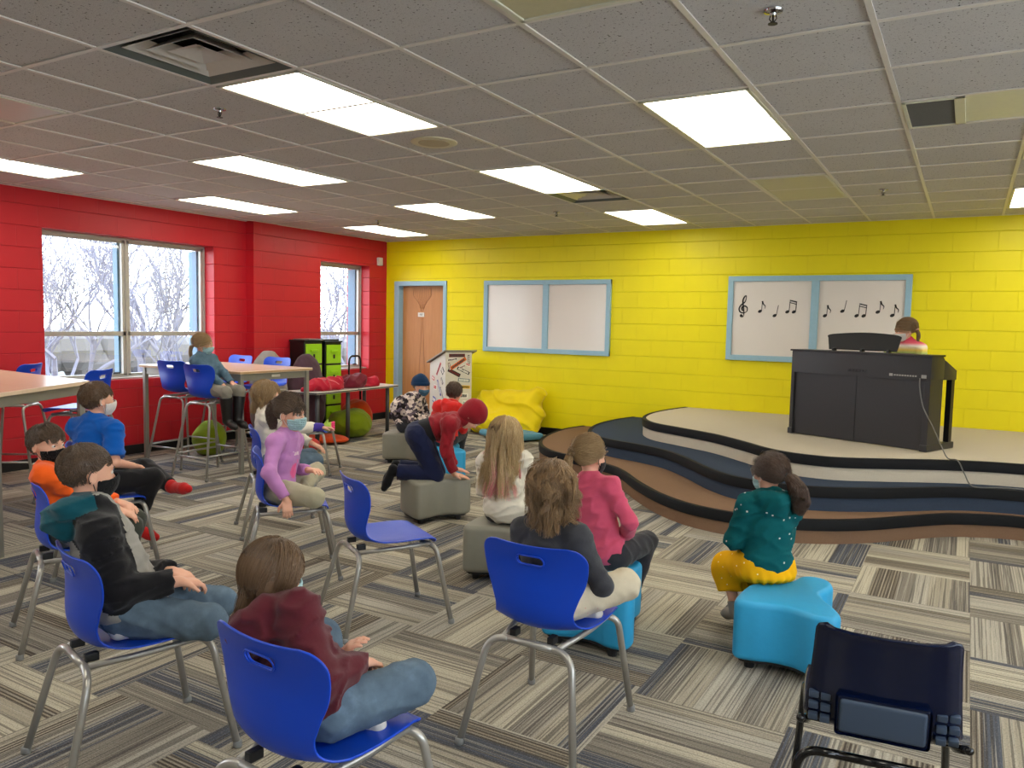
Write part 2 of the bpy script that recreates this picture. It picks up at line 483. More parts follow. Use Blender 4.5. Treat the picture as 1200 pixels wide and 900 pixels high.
b = MB(); b.box(XL, XL + 0.008, YB, 6.78, 0, 0.10); b.box(-7.735, -7.727, 7.17, YF, 0, 0.10); b.box(-7.69, -7.682, 6.772, 7.178, 0, 0.10); b.box(XL, -7.682, 6.772, 6.78, 0, .10)
S_(b.build('baseboard_left', M['base']))
b = MB(); b.box(-7.735, -7.57, YF - 0.008, YF, 0, 0.10); b.box(-6.60, XR, YF - 0.008, YF, 0, 0.10); S_(b.build('baseboard_back', M['base']))

# windows
gl = NT('window glass'); mixn = gl.N.new('ShaderNodeMixShader'); tr = gl.N.new('ShaderNodeBsdfTransparent'); gs = gl.N.new('ShaderNodeBsdfGlossy')
gs.inputs['Roughness'].default_value = 0.02; mixn.inputs[0].default_value = 0.06; tr.inputs[0].default_value = (0.93, 0.96, 0.97, 1)
gl.L.new(tr.outputs[0], mixn.inputs[1]); gl.L.new(gs.outputs[0], mixn.inputs[2]); gl.L.new(mixn.outputs[0], gl.out.inputs[0]); M['glass'] = gl.mat
def window(n, op, x, bays):
    y0, y1, z0, z1 = op
    fb = MB(); t = 0.055; xa, xb = x - 0.05, x
    fb.box(xa, xb, y0, y1, z1 - t, z1, 0.004, 1); fb.box(xa, xb + .012, y0, y1, z1 - 0.022, z1, 0.004, 1)
    fb.box(xa, xb, y0, y1, z0, z0 + t, 0.004, 1); fb.box(xa, xb + 0.03, y0, y1, z0, z0 + 0.03, 0.004, 1)
    fb.box(xa, xb, y0, y0 + t, z0, z1, 0.004, 1); fb.box(xa, xb, y1 - t, y1, z0, z1, 0.004, 1); fb.box(xa, xb + .012, y1 - .02, y1, z0, z1, 0.004, 1)
    cuts = [y0 + t] + [q for m_ in bays for q in (m_ - 0.045, m_ + 0.045)] + [y1 - t]
    for m_ in bays: fb.box(xa, xb, m_ - 0.045, m_ + 0.045, z0, z1, 0.004, 1); fb.box(xa, xb + .012, m_ - .012, m_ + .012, z0, z1, .003, 1)
    fb.box(xa, xb, y0, y1, 1.285, 1.335, 0.004, 1)
    w = S_(fb.build('window_%d' % n, M['alu']))
    bb = MB()
    for k in range(0, len(cuts), 2):
        xo = x - 0.19 if k + 1 == len(cuts) - 1 and x < 0 else x - 0.13
        for za, zb in ((z0 + t, 1.285), (1.335, z1 - t)):
            bb.box(xo, x - 0.052, cuts[k + 1] - 0.02, cuts[k + 1] + (0.053 if xo < x - .2 else 0.01), za, zb); bb.box(x - 0.13, x - 0.052, cuts[k] - 0.01, cuts[k] + 0.012, za, zb)
    bb.build('window_edge', M['steelblue'], w)
    lb = MB()
    for k in range(0, len(cuts), 2): lb.box(x - .002, x + 0.022, cuts[k + 1] - 0.13, cuts[k + 1] - 0.05, z0 + t, z0 + t + 0.016, 0.004, 1)
    lb.build('window_latch', M['base'], w)
    sb = MB(); sb.box(x, x + 0.12, y0, y1, z0 - 0.0, z0 + 0.018, .004, 1); sb.build('window_sill', M['alu'], w)
    g = MB()
    for k in range(0, len(cuts), 2): g.box(x - 0.03, x - 0.026, cuts[k], cuts[k + 1], z0 + t, z1 - t)
    g.build('window_glass', M['glass'], w)
window(1, W1, -8.0, [5.28]); window(2, W2, -7.90, []); window(3, W0_FILL, -8.0, [-.6, .4]); window(4, WR_FILL, XR + .08, [-.8, 1.0, 2.7])  # last two windows are out of view, added to brighten the room

# door
M['wood'] = None
t = NT('birch veneer'); v = t.coord(); x, y, z = t.sep(v)
n = t.noise(t.comb(t.math('MULTIPLY', x, 9), y, t.math('MULTIPLY', z, 0.9)), 3.0, 5, 0.65)
t.set(Base_Color=t.mix(n, lin((176, 116, 66)), lin((206, 148, 92))), Roughness=0.5); M['wood'] = t.mat
db = MB()
db.box(-7.57, -7.48, YF - 0.02, YF + 0.14, 0, 2.105, 0.004, 1); db.box(-6.665, -6.605, YF - 0.02, YF + 0.14, 0, 2.105, 0.004, 1)
db.box(-7.57, -6.605, YF - 0.021, YF + 0.141, 2.035, 2.105, 0.004, 1)
fr = S_(db.build('door_1', M['skyblue']))
b = MB(); b.box(-7.48, -6.665, YF + 0.085, YF + 0.13, 0.008, 2.035, 0.002, 1); leaf = b.build('door_leaf', M['wood'], fr)
b = MB(); b.box(-7.19, -7.075, YF + 0.080, YF + 0.0855, 1.575, 1.64); b.build('door_sign', plain('white card', (225, 222, 214), 0.6), fr)
def text(s, size, loc, rot, mat, name, parent, depth=0.0006):
    cu = bpy.data.curves.new(name, 'FONT'); cu.body = s; cu.size = size; cu.extrude = depth; cu.align_x = 'CENTER'; cu.align_y = 'CENTER'
    o = bpy.data.objects.new('tmp', cu); COL.objects.link(o); dg = bpy.context.evaluated_depsgraph_get()
    me = bpy.data.meshes.new_from_object(o.evaluated_get(dg)); bpy.data.objects.remove(o); me.materials.clear(); me.materials.append(mat)
    q = bpy.data.objects.new(name, me); link(q, parent); q.location = loc; q.rotation_euler = rot; return q
M['ink'] = plain('black ink', (22, 22, 26), 0.6)
text('107', 0.042, (-7.132, YF + 0.079, 1.607), (R(90), 0, 0), M['ink'], 'door_lettering', fr)
# pencil drawing of a tall vase-like figure on the veneer
M['pencil'] = plain('pencil line', (170, 116, 80), 0.8)
b = MB(); yy = YF + 0.0835
def line(pts, r=0.004): b.tube([(x, yy, z) for x, z in catmull(pts, 5)], r, 4)
for k in range(9):
    x0 = -7.25 + k * 0.034
    line([(x0, 2.02), (x0 + 0.01, 1.9), (x0 * 0.6 + -7.115 * 0.4, 1.82), (-7.115 + (x0 + 7.115) * 0.25, 1.70)], 0.0025)
line([(-7.27, 2.02), (-7.28, 1.9), (-7.2, 1.80), (-7.15, 1.72), (-7.13, 1.66)]); line([(-6.96, 2.02), (-6.95, 1.9), (-7.03, 1.80), (-7.08, 1.72), (-7.1, 1.66)])
line([(-7.125, 1.56), (-7.13, 1.3), (-7.15, 0.95), (-7.16, .7)]); line([(-7.10, 1.56), (-7.09, 1.3), (-7.07, 0.95), (-7.06, .7)])
b.build('door_drawing', M['pencil'], fr)
b = MB(); b.lathe([(0.028, 0), (0.028, 0.01), (0.012, 0.014), (0.012, 0.045)], 16, M=Matrix.Translation((-6.74, YF + 0.085, 0.96)) @ Matrix.Rotation(R(90), 4, 'X'))
b.tube([(-6.74, YF + 0.045, 0.96), (-6.80, YF + 0.042, 0.96), (-6.85, YF + 0.045, 0.955)], 0.009, 8); b.build('door_handle', plain('satin steel', (170, 170, 168), 0.3, 0.9), fr, True)

# ------------------------------------------------------------------ ceiling fixtures
M['glow'] = emit('lit lens', (255, 248, 230), 8.0)
M['lens_off'] = plain('unlit prismatic lens', (190, 184, 150), 0.4, bump=0.2)
M['lens_grey'] = plain('unlit grey lens', (196, 190, 182), 0.4, bump=0.2)
def fixture(i, r, lit, label, lens=None):
    x0, x1 = GX + i * GS + 0.014, GX + (i + 1) * GS - 0.014; y0, y1 = GY + r * GS + 0.014, GY + (r + 2) * GS - 0.014
    cx, cy = (x0 + x1) / 2, (y0 + y1) / 2
    e = empty('ceiling_light', (cx, cy, H), 0, label, 'ceiling light', 'fluorescent troffers in the tiled ceiling')
    w, d = (x1 - x0) / 2, (y1 - y0) / 2; b = MB(); f = 0.022
    for q in ((-w, w, -d, -d + f), (-w, w, d - f, d), (-w, -w + f, -d, d), (w - f, w, -d, d)): b.box(*q, -0.012, 0.03, 0.002, 1)
    b.box(-w, w, -d, d, 0.03, 0.09)
    b.build('frame', M['fixture'], e)
    b = MB(); b.box(-w + f, w - f, -d + f, d - f, -0.006, 0.0); b.build('diffuser', M['glow'] if lit else lens, e)
    return e
where = {(-5, -1): 'lit troffer nearest above the left, touching the big square air diffuser', (-8, 1): 'lit troffer between the left sprinkler head and the red wall',
 (-11, 3): 'lit troffer beside the red wall above the large double window', (-11, -1): 'lit troffer at the left edge of the picture beside the red wall',
 (-5, 3): 'lit troffer with the small air diffuser at its far end', (-8, 5): 'lit troffer in the second row from the left, its far one, short and bright', (-11, 7): 'farthest left lit troffer, in the corner above the small window',
 (-5, 7): 'lit troffer closest to the yellow wall between the two whiteboards', (-2, 1): 'large lit troffer above the centre, right of the ceiling speaker row', (1, 7): 'lit troffer at the right edge close to the yellow wall', (1, 3): 'lit troffer at the right edge, the nearer one, barely in view'}
for n, c in enumerate(LIT): fixture(*c, True, where.get(c, 'lit fluorescent troffer in the ceiling behind the camera, out of the picture'))
fixture(-8, -3, False, 'unlit grey troffer at the left edge of the ceiling', M['lens_grey']); fixture(-2, -3, False, 'unlit cream troffer cut by the top edge of the picture', M['lens_off']); fixture(-2, 5, False, 'unlit yellowish troffer between the large lit troffer and the yellow wall', M['lens_off'])

M['duct'] = plain('grey green duct metal', (92, 98, 94), 0.45, 0.3); M['ductlight'] = plain('pale diffuser metal', (196, 190, 182), 0.35, 0.2)
M['ductdark'] = plain('dark duct', (24, 25, 26), 0.7)
for (i, r), lab in {(-5, -2): 'big square air diffuser with nested pyramid cones at the upper left', (-5, 5): 'small looking square air diffuser beyond the middle troffer'}.items():
    cx, cy = GX + (i + 0.5) * GS, GY + (r + 0.5) * GS
    e = empty('air_diffuser', (cx, cy, H), 0, lab, 'air vent', 'square supply air diffusers')
    def ringf(h0, z0, h1, z1, m, nm):
        b = MB(); a = [(-h0, -h0, z0), (h0, -h0, z0), (h0, h0, z0), (-h0, h0, z0)]; c = [(-h1, -h1, z1), (h1, -h1, z1), (h1, h1, z1), (-h1, h1, z1)]
        b.add(a + c, [(k, (k + 1) % 4, 4 + (k + 1) % 4, 4 + k) for k in range(4)])
        o = b.build(nm, m, e); s = o.modifiers.new('s', 'SOLIDIFY'); s.thickness = 0.002; return o
    ringf(0.292, -0.004, 0.225, 0.050, M['duct'], 'frame')
    ringf(0.225, 0.050, 0.20, 0.15, M['ductdark'], 'throat')
    ringf(0.235, 0.012, 0.175, 0.062, M['ductlight'], 'outer_cone')
    ringf(0.165, 0.012, 0.105, 0.060, M['ductlight'], 'middle_cone')
    b = MB(); b.box(-0.2, 0.2, -0.2, 0.2, 0.15, 0.16); b.build('duct_back', M['ductdark'], e)
    b = MB(); b.add([(-0.1, -0.1, 0.014), (0.1, -0.1, 0.014), (0.1, 0.1, 0.014), (-0.1, 0.1, 0.014), (0, 0, 0.05)], [(0, 1, 4), (1, 2, 4), (2, 3, 4), (3, 0, 4)]); b.sphere((0, 0, 0.045), 0.016, n=10)
    b.build('centre_cone', M['ductlight'], e)
e = empty('return_grille', (GX, GY + 2.5 * GS, H), 0, 'grey return air grille at the upper right with a cream edge', 'air vent')
w = 0.305; b = MB()
for q in ((0.01, 0.03, -0.29, 0.29), (0.25, 0.30, -0.29, 0.29), (0.01, 0.30, -0.29, -0.27), (0.01, 0.30, 0.27, 0.29)): b.box(*q, -0.012, 0.01, 0.002, 1)
b.box(.30, .60, -.295, .295, -0.002, .01)
b.build('frame', M['fixture'], e)
b = MB()
for k in range(40): b.box(0.03, 0.25, -0.268 + k * 0.0135, -0.268 + k * 0.0135 + 0.004, -0.008, 0.006)
b.box(0.03, 0.25, -0.27, 0.27, 0.008, 0.012)
b.build('grille', plain('grey grille', (104, 102, 96), 0.6), e)
e = empty('ceiling_speaker', (-3.14, 4.29, H), 0, 'round cream ceiling speaker beyond the nearest lit troffer', 'speaker')
b = MB(); b.lathe([(0.155, 0), (0.155, -0.008), (0.14, -0.014), (0.105, -0.010)], 40); b.build('rim', plain('cream rim', (202, 192, 160), 0.4), e, angle=40)
b = MB(); b.lathe([(0.105, -0.009), (0.104, -0.013), (0.0, -0.014)], 40); b.build('grille', plain('cream mesh', (176, 164, 136), 0.6, bump=0.4), e, angle=40)
M['chrome'] = plain('chrome', (190, 190, 190), 0.18, 1.0); M['brass'] = plain('dark sprinkler metal', (60, 56, 50), 0.4, 0.6)
spr = None
for (i, r), lab in {(-5.56, -0.46): 'chrome sprinkler head beside the nearest lit troffer at the left', (-0.52, -0.46): 'chrome sprinkler head at the top edge right of centre', (-9.5, 6.5): 'tiny sprinkler head near the corner of the red and yellow walls', (-5.71, 6.77): 'tiny sprinkler head near the yellow wall behind the small air diffuser', (-0.51, 6.54): 'tiny sprinkler head right of the unlit yellowish troffer'}.items():
    loc = (GX + i * GS, GY + r * GS, H - .002)
    if spr is None:
        spr = empty('sprinkler_head', loc, 0, lab, 'sprinkler', 'fire sprinkler heads')
        b = MB(); b.lathe([(0.036, 0), (0.034, -0.006), (0.014, -0.012), (0.012, -0.02)], 20); b.build('escutcheon', M['chrome'], spr, angle=40)
        b = MB(); b.tube([(0.010, 0, -0.018), (0.013, 0, -0.03), (0.003, 0, -0.045)], 0.0025, 6); b.tube([(-0.010, 0, -0.018), (-0.013, 0, -0.03), (-0.003, 0, -0.045)], 0.0025, 6)
        b.tube([(0, 0, -0.016), (0, 0, -0.048)], 0.004, 8); b.lathe([(0.004, -0.045), (0.018, -0.048), (0.018, -0.050), (0.0, -0.050)], 16); b.build('sprinkler_body', M['brass'], spr)
    else: copy_tree(spr, loc, 0, lab)
b = MB(); b.box(0, 0.05, -0.045, 0.045, -0.06, 0.06, 0.01, 3); b.box(0.05, 0.056, -0.02, 0.03, -0.045, 0.035, 0.004, 2)
tag(b.build('wall_sensor', plain('white plastic', (214, 208, 200), 0.5), None, loc=(-7.735, 9.20, 2.39)), 'small white sensor box high on the red wall near the yellow corner', 'sensor')

# ------------------------------------------------------------------ whiteboards
M['wb'] = plain('whiteboard enamel', (226, 220, 214), 0.16, var=0.02, scale=2)
def whiteboard(x0, x1, z0, z1, mid, lab):
    e = empty('whiteboard', ((x0 + x1) / 2, YF, z0), 0, lab, 'whiteboard', 'blue framed double whiteboards on the yellow wall')
    cx = (x0 + x1) / 2; x0 -= cx; x1 -= cx; mid -= cx; h = z1 - z0; f = 0.062; b = MB()
    for q in ((x0, x1, 0, f), (x0, x1, h - f, h)): b.box(q[0], q[1], -0.045, 0, q[2], q[3], 0.005, 2)
    for q in ((x0, x0 + f), (x1 - f, x1), (mid - 0.042, mid + 0.042)): b.box(q[0], q[1], -0.044, 0, 0, h, 0.005, 2)
    b.build('frame', M['skyblue'], e)
    for a, c in ((x0 + f, mid - 0.042), (mid + 0.042, x1 - f)):
        b = MB(); b.box(a, c, -0.018, -0.004, f, h - f); b.build('board_panel', M['wb'], e)
    return e
whiteboard(-5.945, -4.012, 1.11, 2.10, -4.96, 'blank whiteboard left of the stage in a pale blue frame')
wb2 = whiteboard(-2.505, -0.552, 1.13, 2.12, -1.525, 'whiteboard with black music notes above the piano in a pale blue frame')
# music symbols: flat cut vinyl decals
M['vinyl'] = plain('black vinyl', (12, 12, 14), 0.5)
YN = YF - 0.0205
def note(x, z, kind, s=0.1, lab='', name='music_note'):
    b = MB(); y0 = 0.0
    def disc(cx, cz, rx, rz, tilt=0.5):
        pts = []
        for k in range(20):
            a = 2 * math.pi * k / 20; u, w = rx * math.cos(a), rz * math.sin(a); pts.append((cx + u * math.cos(tilt) - w * math.sin(tilt), cz + u * math.sin(tilt) + w * math.cos(tilt)))
        b.prism([(px, pz) for px, pz in pts], -0.001, 0.001, M=Matrix(((1, 0, 0, 0), (0, 0, 1, y0), (0, 1, 0, 0), (0, 0, 0, 1))))
    def poly(pts): b.prism(pts, -0.001, 0.001, M=Matrix(((1, 0, 0, 0), (0, 0, 1, y0), (0, 1, 0, 0), (0, 0, 0, 1))))
    def stroke(pts, w):
        P = catmull([(px, 0, pz) for px, pz in pts], 8); n = len(P); ws = w if callable(w) else (lambda t_: w); L = []; Rr = []
        for i in range(n):
            a = P[max(i - 1, 0)]; c = P[min(i + 1, n - 1)]; dx, dz = c[0] - a[0], c[2] - a[2]; l = math.hypot(dx, dz) or 1; q = ws(i / (n - 1)) / 2
            L.append((P[i][0] - dz / l * q, y0, P[i][2] + dx / l * q)); Rr.append((P[i][0] + dz / l * q, y0, P[i][2] - dx / l * q))
        vs = [(a[0], y0 - 0.001, a[2]) for a in L + Rr] + [(a[0], y0 + 0.001, a[2]) for a in L + Rr]; f = []
        for i in range(n - 1): f += [(i, i + 1, n + i + 1, n + i), (2 * n + i, 3 * n + i, 3 * n + i + 1, 2 * n + i + 1), (i, 2 * n + i, 2 * n + i + 1, i + 1), (n + i, n + i + 1, 3 * n + i + 1, 3 * n + i)]
        b.add(vs, f)
    if kind == 'clef':
        stroke([(0.0, -0.10), (-0.006, -0.115), (-0.03, -0.115), (-0.034, -0.098), (-0.02, -0.088)], 0.012); disc(-0.022, -0.102, 0.013, 0.012)
        stroke([(0.006, -0.10), (0.004, -0.06), (-0.004, 0.0), (-0.012, 0.07), (0.004, 0.115), (0.022, 0.13), (0.026, 0.10), (0.010, 0.055), (-0.03, 0.022), (-0.052, -0.02), (-0.04, -0.058), (0.0, -0.072), (0.038, -0.052), (0.042, -0.012), (0.014, 0.010), (-0.018, -0.006), (-0.018, -0.034), (-0.004, -0.044)], lambda t_: 0.008 + 0.010 * abs(math.sin(t_ * 9.0)))
    else:
        def one(x0, flag, sl=0.02):
            disc(x0, -0.05, 0.024, 0.017); poly([(x0 + 0.015, -0.045), (x0 + 0.022, -0.045), (x0 + 0.022 + sl, 0.07), (x0 + 0.015 + sl, 0.07)])
            if flag: stroke([(x0 + 0.018 + sl, 0.068), (x0 + 0.03 + sl, 0.035), (x0 + 0.052 + sl, 0.012), (x0 + 0.048 + sl, -0.02)], lambda t_: 0.016 * (1 - t_) + 0.004)
        if kind == 'eighth': one(-0.02, True, 0.005)
        elif kind == 'quarter': one(-0.02, False)
        else:
            one(-0.05, False, 0.008); one(0.022, False, 0.008)
            poly([(-0.027, 0.075), (0.052, 0.055), (0.052, 0.068), (-0.027, 0.088)]); poly([(-0.029, 0.052), (0.05, 0.032), (0.05, 0.041), (-0.029, 0.061)])
    b.build(name, M['vinyl'], wb2, loc=(x + 1.5285, -0.0205, z - 1.13))
note(-2.318, 1.760, 'clef', name='treble_clef')
for x, z, k in ((-2.108, 1.760, 'eighth'), (-1.940, 1.712, 'quarter'), (-1.770, 1.757, 'beamed'), (-1.392, 1.718, 'eighth'), (-1.212, 1.771, 'quarter'), (-1.034, 1.722, 'beamed'), (-0.853, 1.765, 'eighth'), (-0.709, 1.730, 'eighth')): note(x, z, k)
# ------------------------------------------------------------------ stage
def carpetm(name, c, var=0.25):
    t = NT(name); v = t.coord(); n = t.noise(v, 420, 3, 0.75); n2 = t.noise(v, 60, 3, .6)
    a = lin(c); lo = tuple(q * (1 - var) for q in a[:3]) + (1,); hi = tuple(min(1, q * (1 + var)) for q in a[:3]) + (1,)
    t.set(Base_Color=t.mix(t.math('ADD', t.math('MULTIPLY', n, .8), t.math('MULTIPLY', n2, .2)), lo, hi), Roughness=0.97); t.b.inputs['Specular IOR Level'].default_value = 0.1
    t.bump(n, 0.4, 0.003); return t.mat
M['t3'] = carpetm('light grey carpet', (192, 182, 164)); M['t2'] = carpetm('dark blue grey carpet', (56, 66, 82), .45); M['t1'] = carpetm('brown carpet', (124, 98, 78), .4)
M['nose'] = plain('black rubber nosing', (14, 15, 18), 0.7, spec=.2)
stage = empty('stage', (-1.0, YF, 0), 0, 'low three-level curved stage along the yellow wall, grey over blue over brown carpet', 'stage')
def tier(name, front, z0, z1, m):
    fr = catmull(front, 8)
    pts = [(x + 1.0, y - YF) for x, y in fr] + [(3.58 + 1.0, -0.005)]
    pts = [(fr[0][0] + 1.0, -0.005)] + pts
    b = MB(); b.prism(pts, z0, z1)
    o = b.build(name, m, stage)
    P = [(x + 1.0, y - YF) for x, y in fr]; n = len(P); N = []
    for i in range(n):
        a = P[max(i - 1, 0)]; c = P[min(i + 1, n - 1)]; dx, dy = c[0] - a[0], c[1] - a[1]; l = math.hypot(dx, dy); N.append((-dy / l, dx / l))
    # outward = away from the wall side
    sgn = -1 if N[n // 2][1] > 0 else 1
    N = [(sgn * a, sgn * c) for a, c in N]
    sec = [(0.0, z1 - 0.075), (0.010, z1 - 0.075), (0.012, z1 - 0.004), (0.006, z1 + 0.004), (-0.03, z1 + 0.004), (-0.03, z1)]
    vs = []; f = []
    for (x, y), (nx, ny) in zip(P, N):
        for d_, z in sec: vs.append((x + nx * d_, y + ny * d_, z))
    k = len(sec)
    for i in range(n - 1):
        for j in range(k - 1): f.append((i * k + j, i * k + j + 1, (i + 1) * k + j + 1, (i + 1) * k + j))
    b = MB(); b.add(vs, f); q = b.build('nosing', M['nose'], o, angle=50)
    me = q.data; bm_ = bmesh.new(); bm_.from_mesh(me); bmesh.ops.recalc_face_normals(bm_, faces=bm_.faces); bm_.to_mesh(me); bm_.free()
    return o
tier('lower_tier', [(-4.36, 9.38), (-4.42, 9.05), (-4.40, 8.62), (-4.27, 8.05), (-4.05, 7.60), (-3.77, 7.30), (-3.45, 7.14), (-2.95, 6.90), (-2.70, 6.68), (-2.42, 6.32), (-2.106, 5.977), (-1.824, 5.765), (-1.585, 5.675), (-1.377, 5.650), (-1.12, 5.67), (-0.892, 5.762), (-0.697, 5.883), (-0.507, 6.053), (-0.318, 6.27), (-0.119, 6.49), (0.018, 6.60), (0.223, 6.70), (0.424, 6.75), (0.8, 6.72), (1.3, 6.5), (1.9, 6.1), (2.6, 5.9), (3.58, 6.0)], 0.0, 0.17, M['t1'])
tier('middle_tier', [(-3.66, 9.38), (-3.735, 8.95), (-3.73, 8.44), (-3.60, 7.90), (-3.40, 7.56), (-3.10, 7.34), (-2.72, 7.20), (-2.415, 7.03), (-2.11, 6.72), (-1.83, 6.38), (-1.60, 6.17), (-1.415, 6.09), (-1.2, 6.05), (-1.027, 6.06), (-0.812, 6.13), (-0.54, 6.299), (-0.269, 6.52), (-0.064, 6.69), (0.145, 6.80), (0.418, 6.86), (0.8, 6.9), (1.3, 6.8), (1.9, 6.5), (2.6, 6.3), (3.58, 6.4)], 0.17, 0.345, M['t2'])
tier('upper_tier', [(-2.98, 9.38), (-3.07, 8.9), (-3.085, 8.40), (-2.99, 7.96), (-2.767, 7.62), (-2.419, 7.41), (-2.013, 7.18), (-1.662, 6.87), (-1.418, 6.63), (-1.207, 6.50), (-1.0, 6.46), (-0.794, 6.49), (-0.492, 6.65), (-0.149, 6.85), (0.138, 6.98), (0.416, 7.04), (0.9, 7.1), (1.4, 7.05), (2.0, 6.85), (2.7, 6.7), (3.58, 6.8)], 0.345, 0.52, M['t3'])

# ------------------------------------------------------------------ digital piano, seen from behind
M['blk'] = plain('black wood grain vinyl', (38, 37, 39), 0.42, var=0.15, scale=60, bump=0.1); M['blk2'] = plain('satin black', (17, 17, 19), 0.35)
pa = math.atan2(7.228 - 7.731, -0.252 + 1.437)
piano = empty('digital_piano', (-0.845, 7.48, 0.524), pa, 'black upright digital piano on the stage, seen from behind', 'piano')
w = 0.645; d = 0.46   # local x along the back, y towards the player
b = MB(); b.box(-w + 0.02, w - 0.05, 0.02, 0.035, 0.004, 0.60, 0.002, 1); b.build('back_panel', M['blk'], piano)
b = MB(); b.box(-0.002, 0.002, 0.017, 0.021, 0.010, 0.60); b.build('panel_seam', M['blk2'], piano)
for s in (-1, 1):
    b = MB(); x0, x1 = (w - 0.05, w) if s > 0 else (-w, -w + 0.035)
    b.box(x0, x1, 0.0, 0.22, 0.05, 0.60, 0.004, 2); b.build('side_panel', M['blk'], piano)
    b = MB(); b.box(min(x0, x1) - (0.006), max(x0, x1) + 0.006, -0.012, d + 0.01, 0.0, 0.055, 0.006, 2); b.build('foot', M['blk'], piano)
    b = MB(); b.box(x0 + 0.002, x1 - 0.002, d - 0.075, d - 0.02, 0.05, 0.60, 0.004, 2); b.build('leg', M['blk2'], piano)
# body with sloping key bed end
def slab(x0, x1, prof, name, m):
    b = MB(); Mx = Matrix(((0, 0, 1, 0), (1, 0, 0, 0), (0, 1, 0, 0), (0, 0, 0, 1)))
    b.prism(prof, x0, x1, 0.004, 2, M=Mx); o = b.build(name, m, piano, angle=40); 
    bm_ = bmesh.new(); bm_.from_mesh(o.data); bmesh.ops.recalc_face_normals(bm_, faces=bm_.faces); bm_.to_mesh(o.data); bm_.free(); return o
slab(-w, w, [(0.0, 0.585), (0.0, 0.785), (0.20, 0.79), (0.235, 0.755), (0.235, 0.60)], 'case', M['blk'])
slab(w - 0.03, w, [(0.225, 0.59), (0.225, 0.76), (0.27, 0.745), (d, 0.665), (d, 0.585)], 'key_cheek', M['blk'])
slab(-w, -w + 0.03, [(0.225, 0.59), (0.225, 0.76), (0.27, 0.745), (d, 0.665), (d, 0.585)], 'key_cheek', M['blk'])
slab(-w + .03, w - .03, [(0.235, 0.59), (0.235, 0.64), (d, 0.635), (d, 0.59)], 'key_bed', M['blk2'])
b = MB()
for k in range(52): b.box(-0.60 + k * 0.023, -0.60 + k * 0.023 + 0.0215, 0.26, 0.41, 0.64, 0.66, 0.001, 1)
b.build('white_keys', plain('ivory keys', (232, 230, 222), 0.3), piano)
b = MB()
for k in range(51):
    if k % 7 in (2, 6): continue
    b.box(-0.60 + k * 0.023 + 0.016, -0.60 + k * 0.023 + 0.029, 0.26, 0.35, 0.66, 0.672, 0.001, 1)
b.build('black_keys', M['blk2'], piano)
b = MB(); b.box(-w - 0.012, w + 0.012, -0.015, 0.215, 0.785, 0.80, 0.004, 2); b.build('lid', M['blk2'], piano)
# music stand: curved board leaning back toward the player's side
pts = catmull([(-0.31, 0.012), (-0.335, 0.11), (-0.34, 0.145), (-0.23, 0.162), (0.0, 0.175), (0.22, 0.166), (0.33, 0.148), (0.335, 0.11), (0.32, 0.012)], 6)
b = MB(); Mx = Matrix.Translation((-0.02, 0.10, 0.80)) @ Matrix.Rotation(R(-14), 4, 'X') @ Matrix(((1, 0, 0, 0), (0, 0, 1, 0), (0, 1, 0, 0), (0, 0, 0, 1)))
b.prism(pts, -0.008, 0.008, 0.003, 1, M=Mx); o = b.build('music_rest', plain('matte black', (12, 12, 13), 0.6), piano, angle=40)
bm_ = bmesh.new(); bm_.from_mesh(o.data); bmesh.ops.recalc_face_normals(bm_, faces=bm_.faces); bm_.to_mesh(o.data); bm_.free()
for x in (-0.27, 0.0, 0.24): b = MB(); b.box(x - 0.012, x + 0.012, 0.06, 0.11, 0.798, 0.825, 0.004, 2); b.build('rest_hinge', M['blk2'], piano)
# connector strip with small white markings
b = MB(); b.box(-0.08, 0.10, -0.003, 0.004, 0.625, 0.65, 0.002, 1)
for k in range(6): b.tube([(-0.07 + k * 0.03, -0.003, 0.637), (-0.07 + k * 0.03, -0.006, 0.637)], 0.007, 8)
b.build('jack_panel', M['blk2'], piano)
b = MB()
b.box(0.30, 0.33, -0.0025, 0.001, 0.61, 0.632); 
for k in range(9): b.box(0.34 + k * 0.022, 0.355 + k * 0.022, -0.0025, 0.001, 0.614, 0.626)
b.box(0.57, 0.61, -0.0025, 0.001, 0.606, 0.634)
b.build('rating_marks', plain('grey print', (150, 148, 142), 0.6), piano)
# power cord
cpts = [(-0.33, 7.235, 1.13), (-0.325, 7.20, 1.05), (-0.29, 7.16, 0.90), (-0.21, 7.06, 0.76), (-0.14, 6.98, 0.62), (-0.09, 6.93, 0.535), (-0.02, 6.87, 0.530), (0.03, 6.83, 0.44), (0.09, 6.80, 0.355), (0.25, 6.86, 0.355), (0.42, 6.90, 0.355), (0.9, 6.97, 0.355), (1.4, 6.95, .355)]
b = MB(); b.tube(catmull(cpts, 8), 0.0045, 8); tag(b.build('power_cord', plain('grey cord', (92, 90, 86), 0.4), None, True), 'thin grey power cord trailing from the piano down over the stage steps', 'cord')
# bench
bench = empty('piano_bench', (-0.55, 8.28, 0.523), pa, 'black piano bench behind the digital piano, under the child playing', 'bench')
b = MB(); b.box(-0.30, 0.30, -0.16, 0.16, 0.40, 0.47, 0.02, 3); b.build('seat', M['blk2'], bench)
for sx in (-1, 1):
    for sy in (-1, 1): b = MB(); b.box(sx * 0.26 - 0.02, sx * 0.26 + 0.02, sy * 0.13 - 0.02, sy * 0.13 + 0.02, 0, 0.41, 0.003, 1); b.build('leg', M['blk2'], bench)

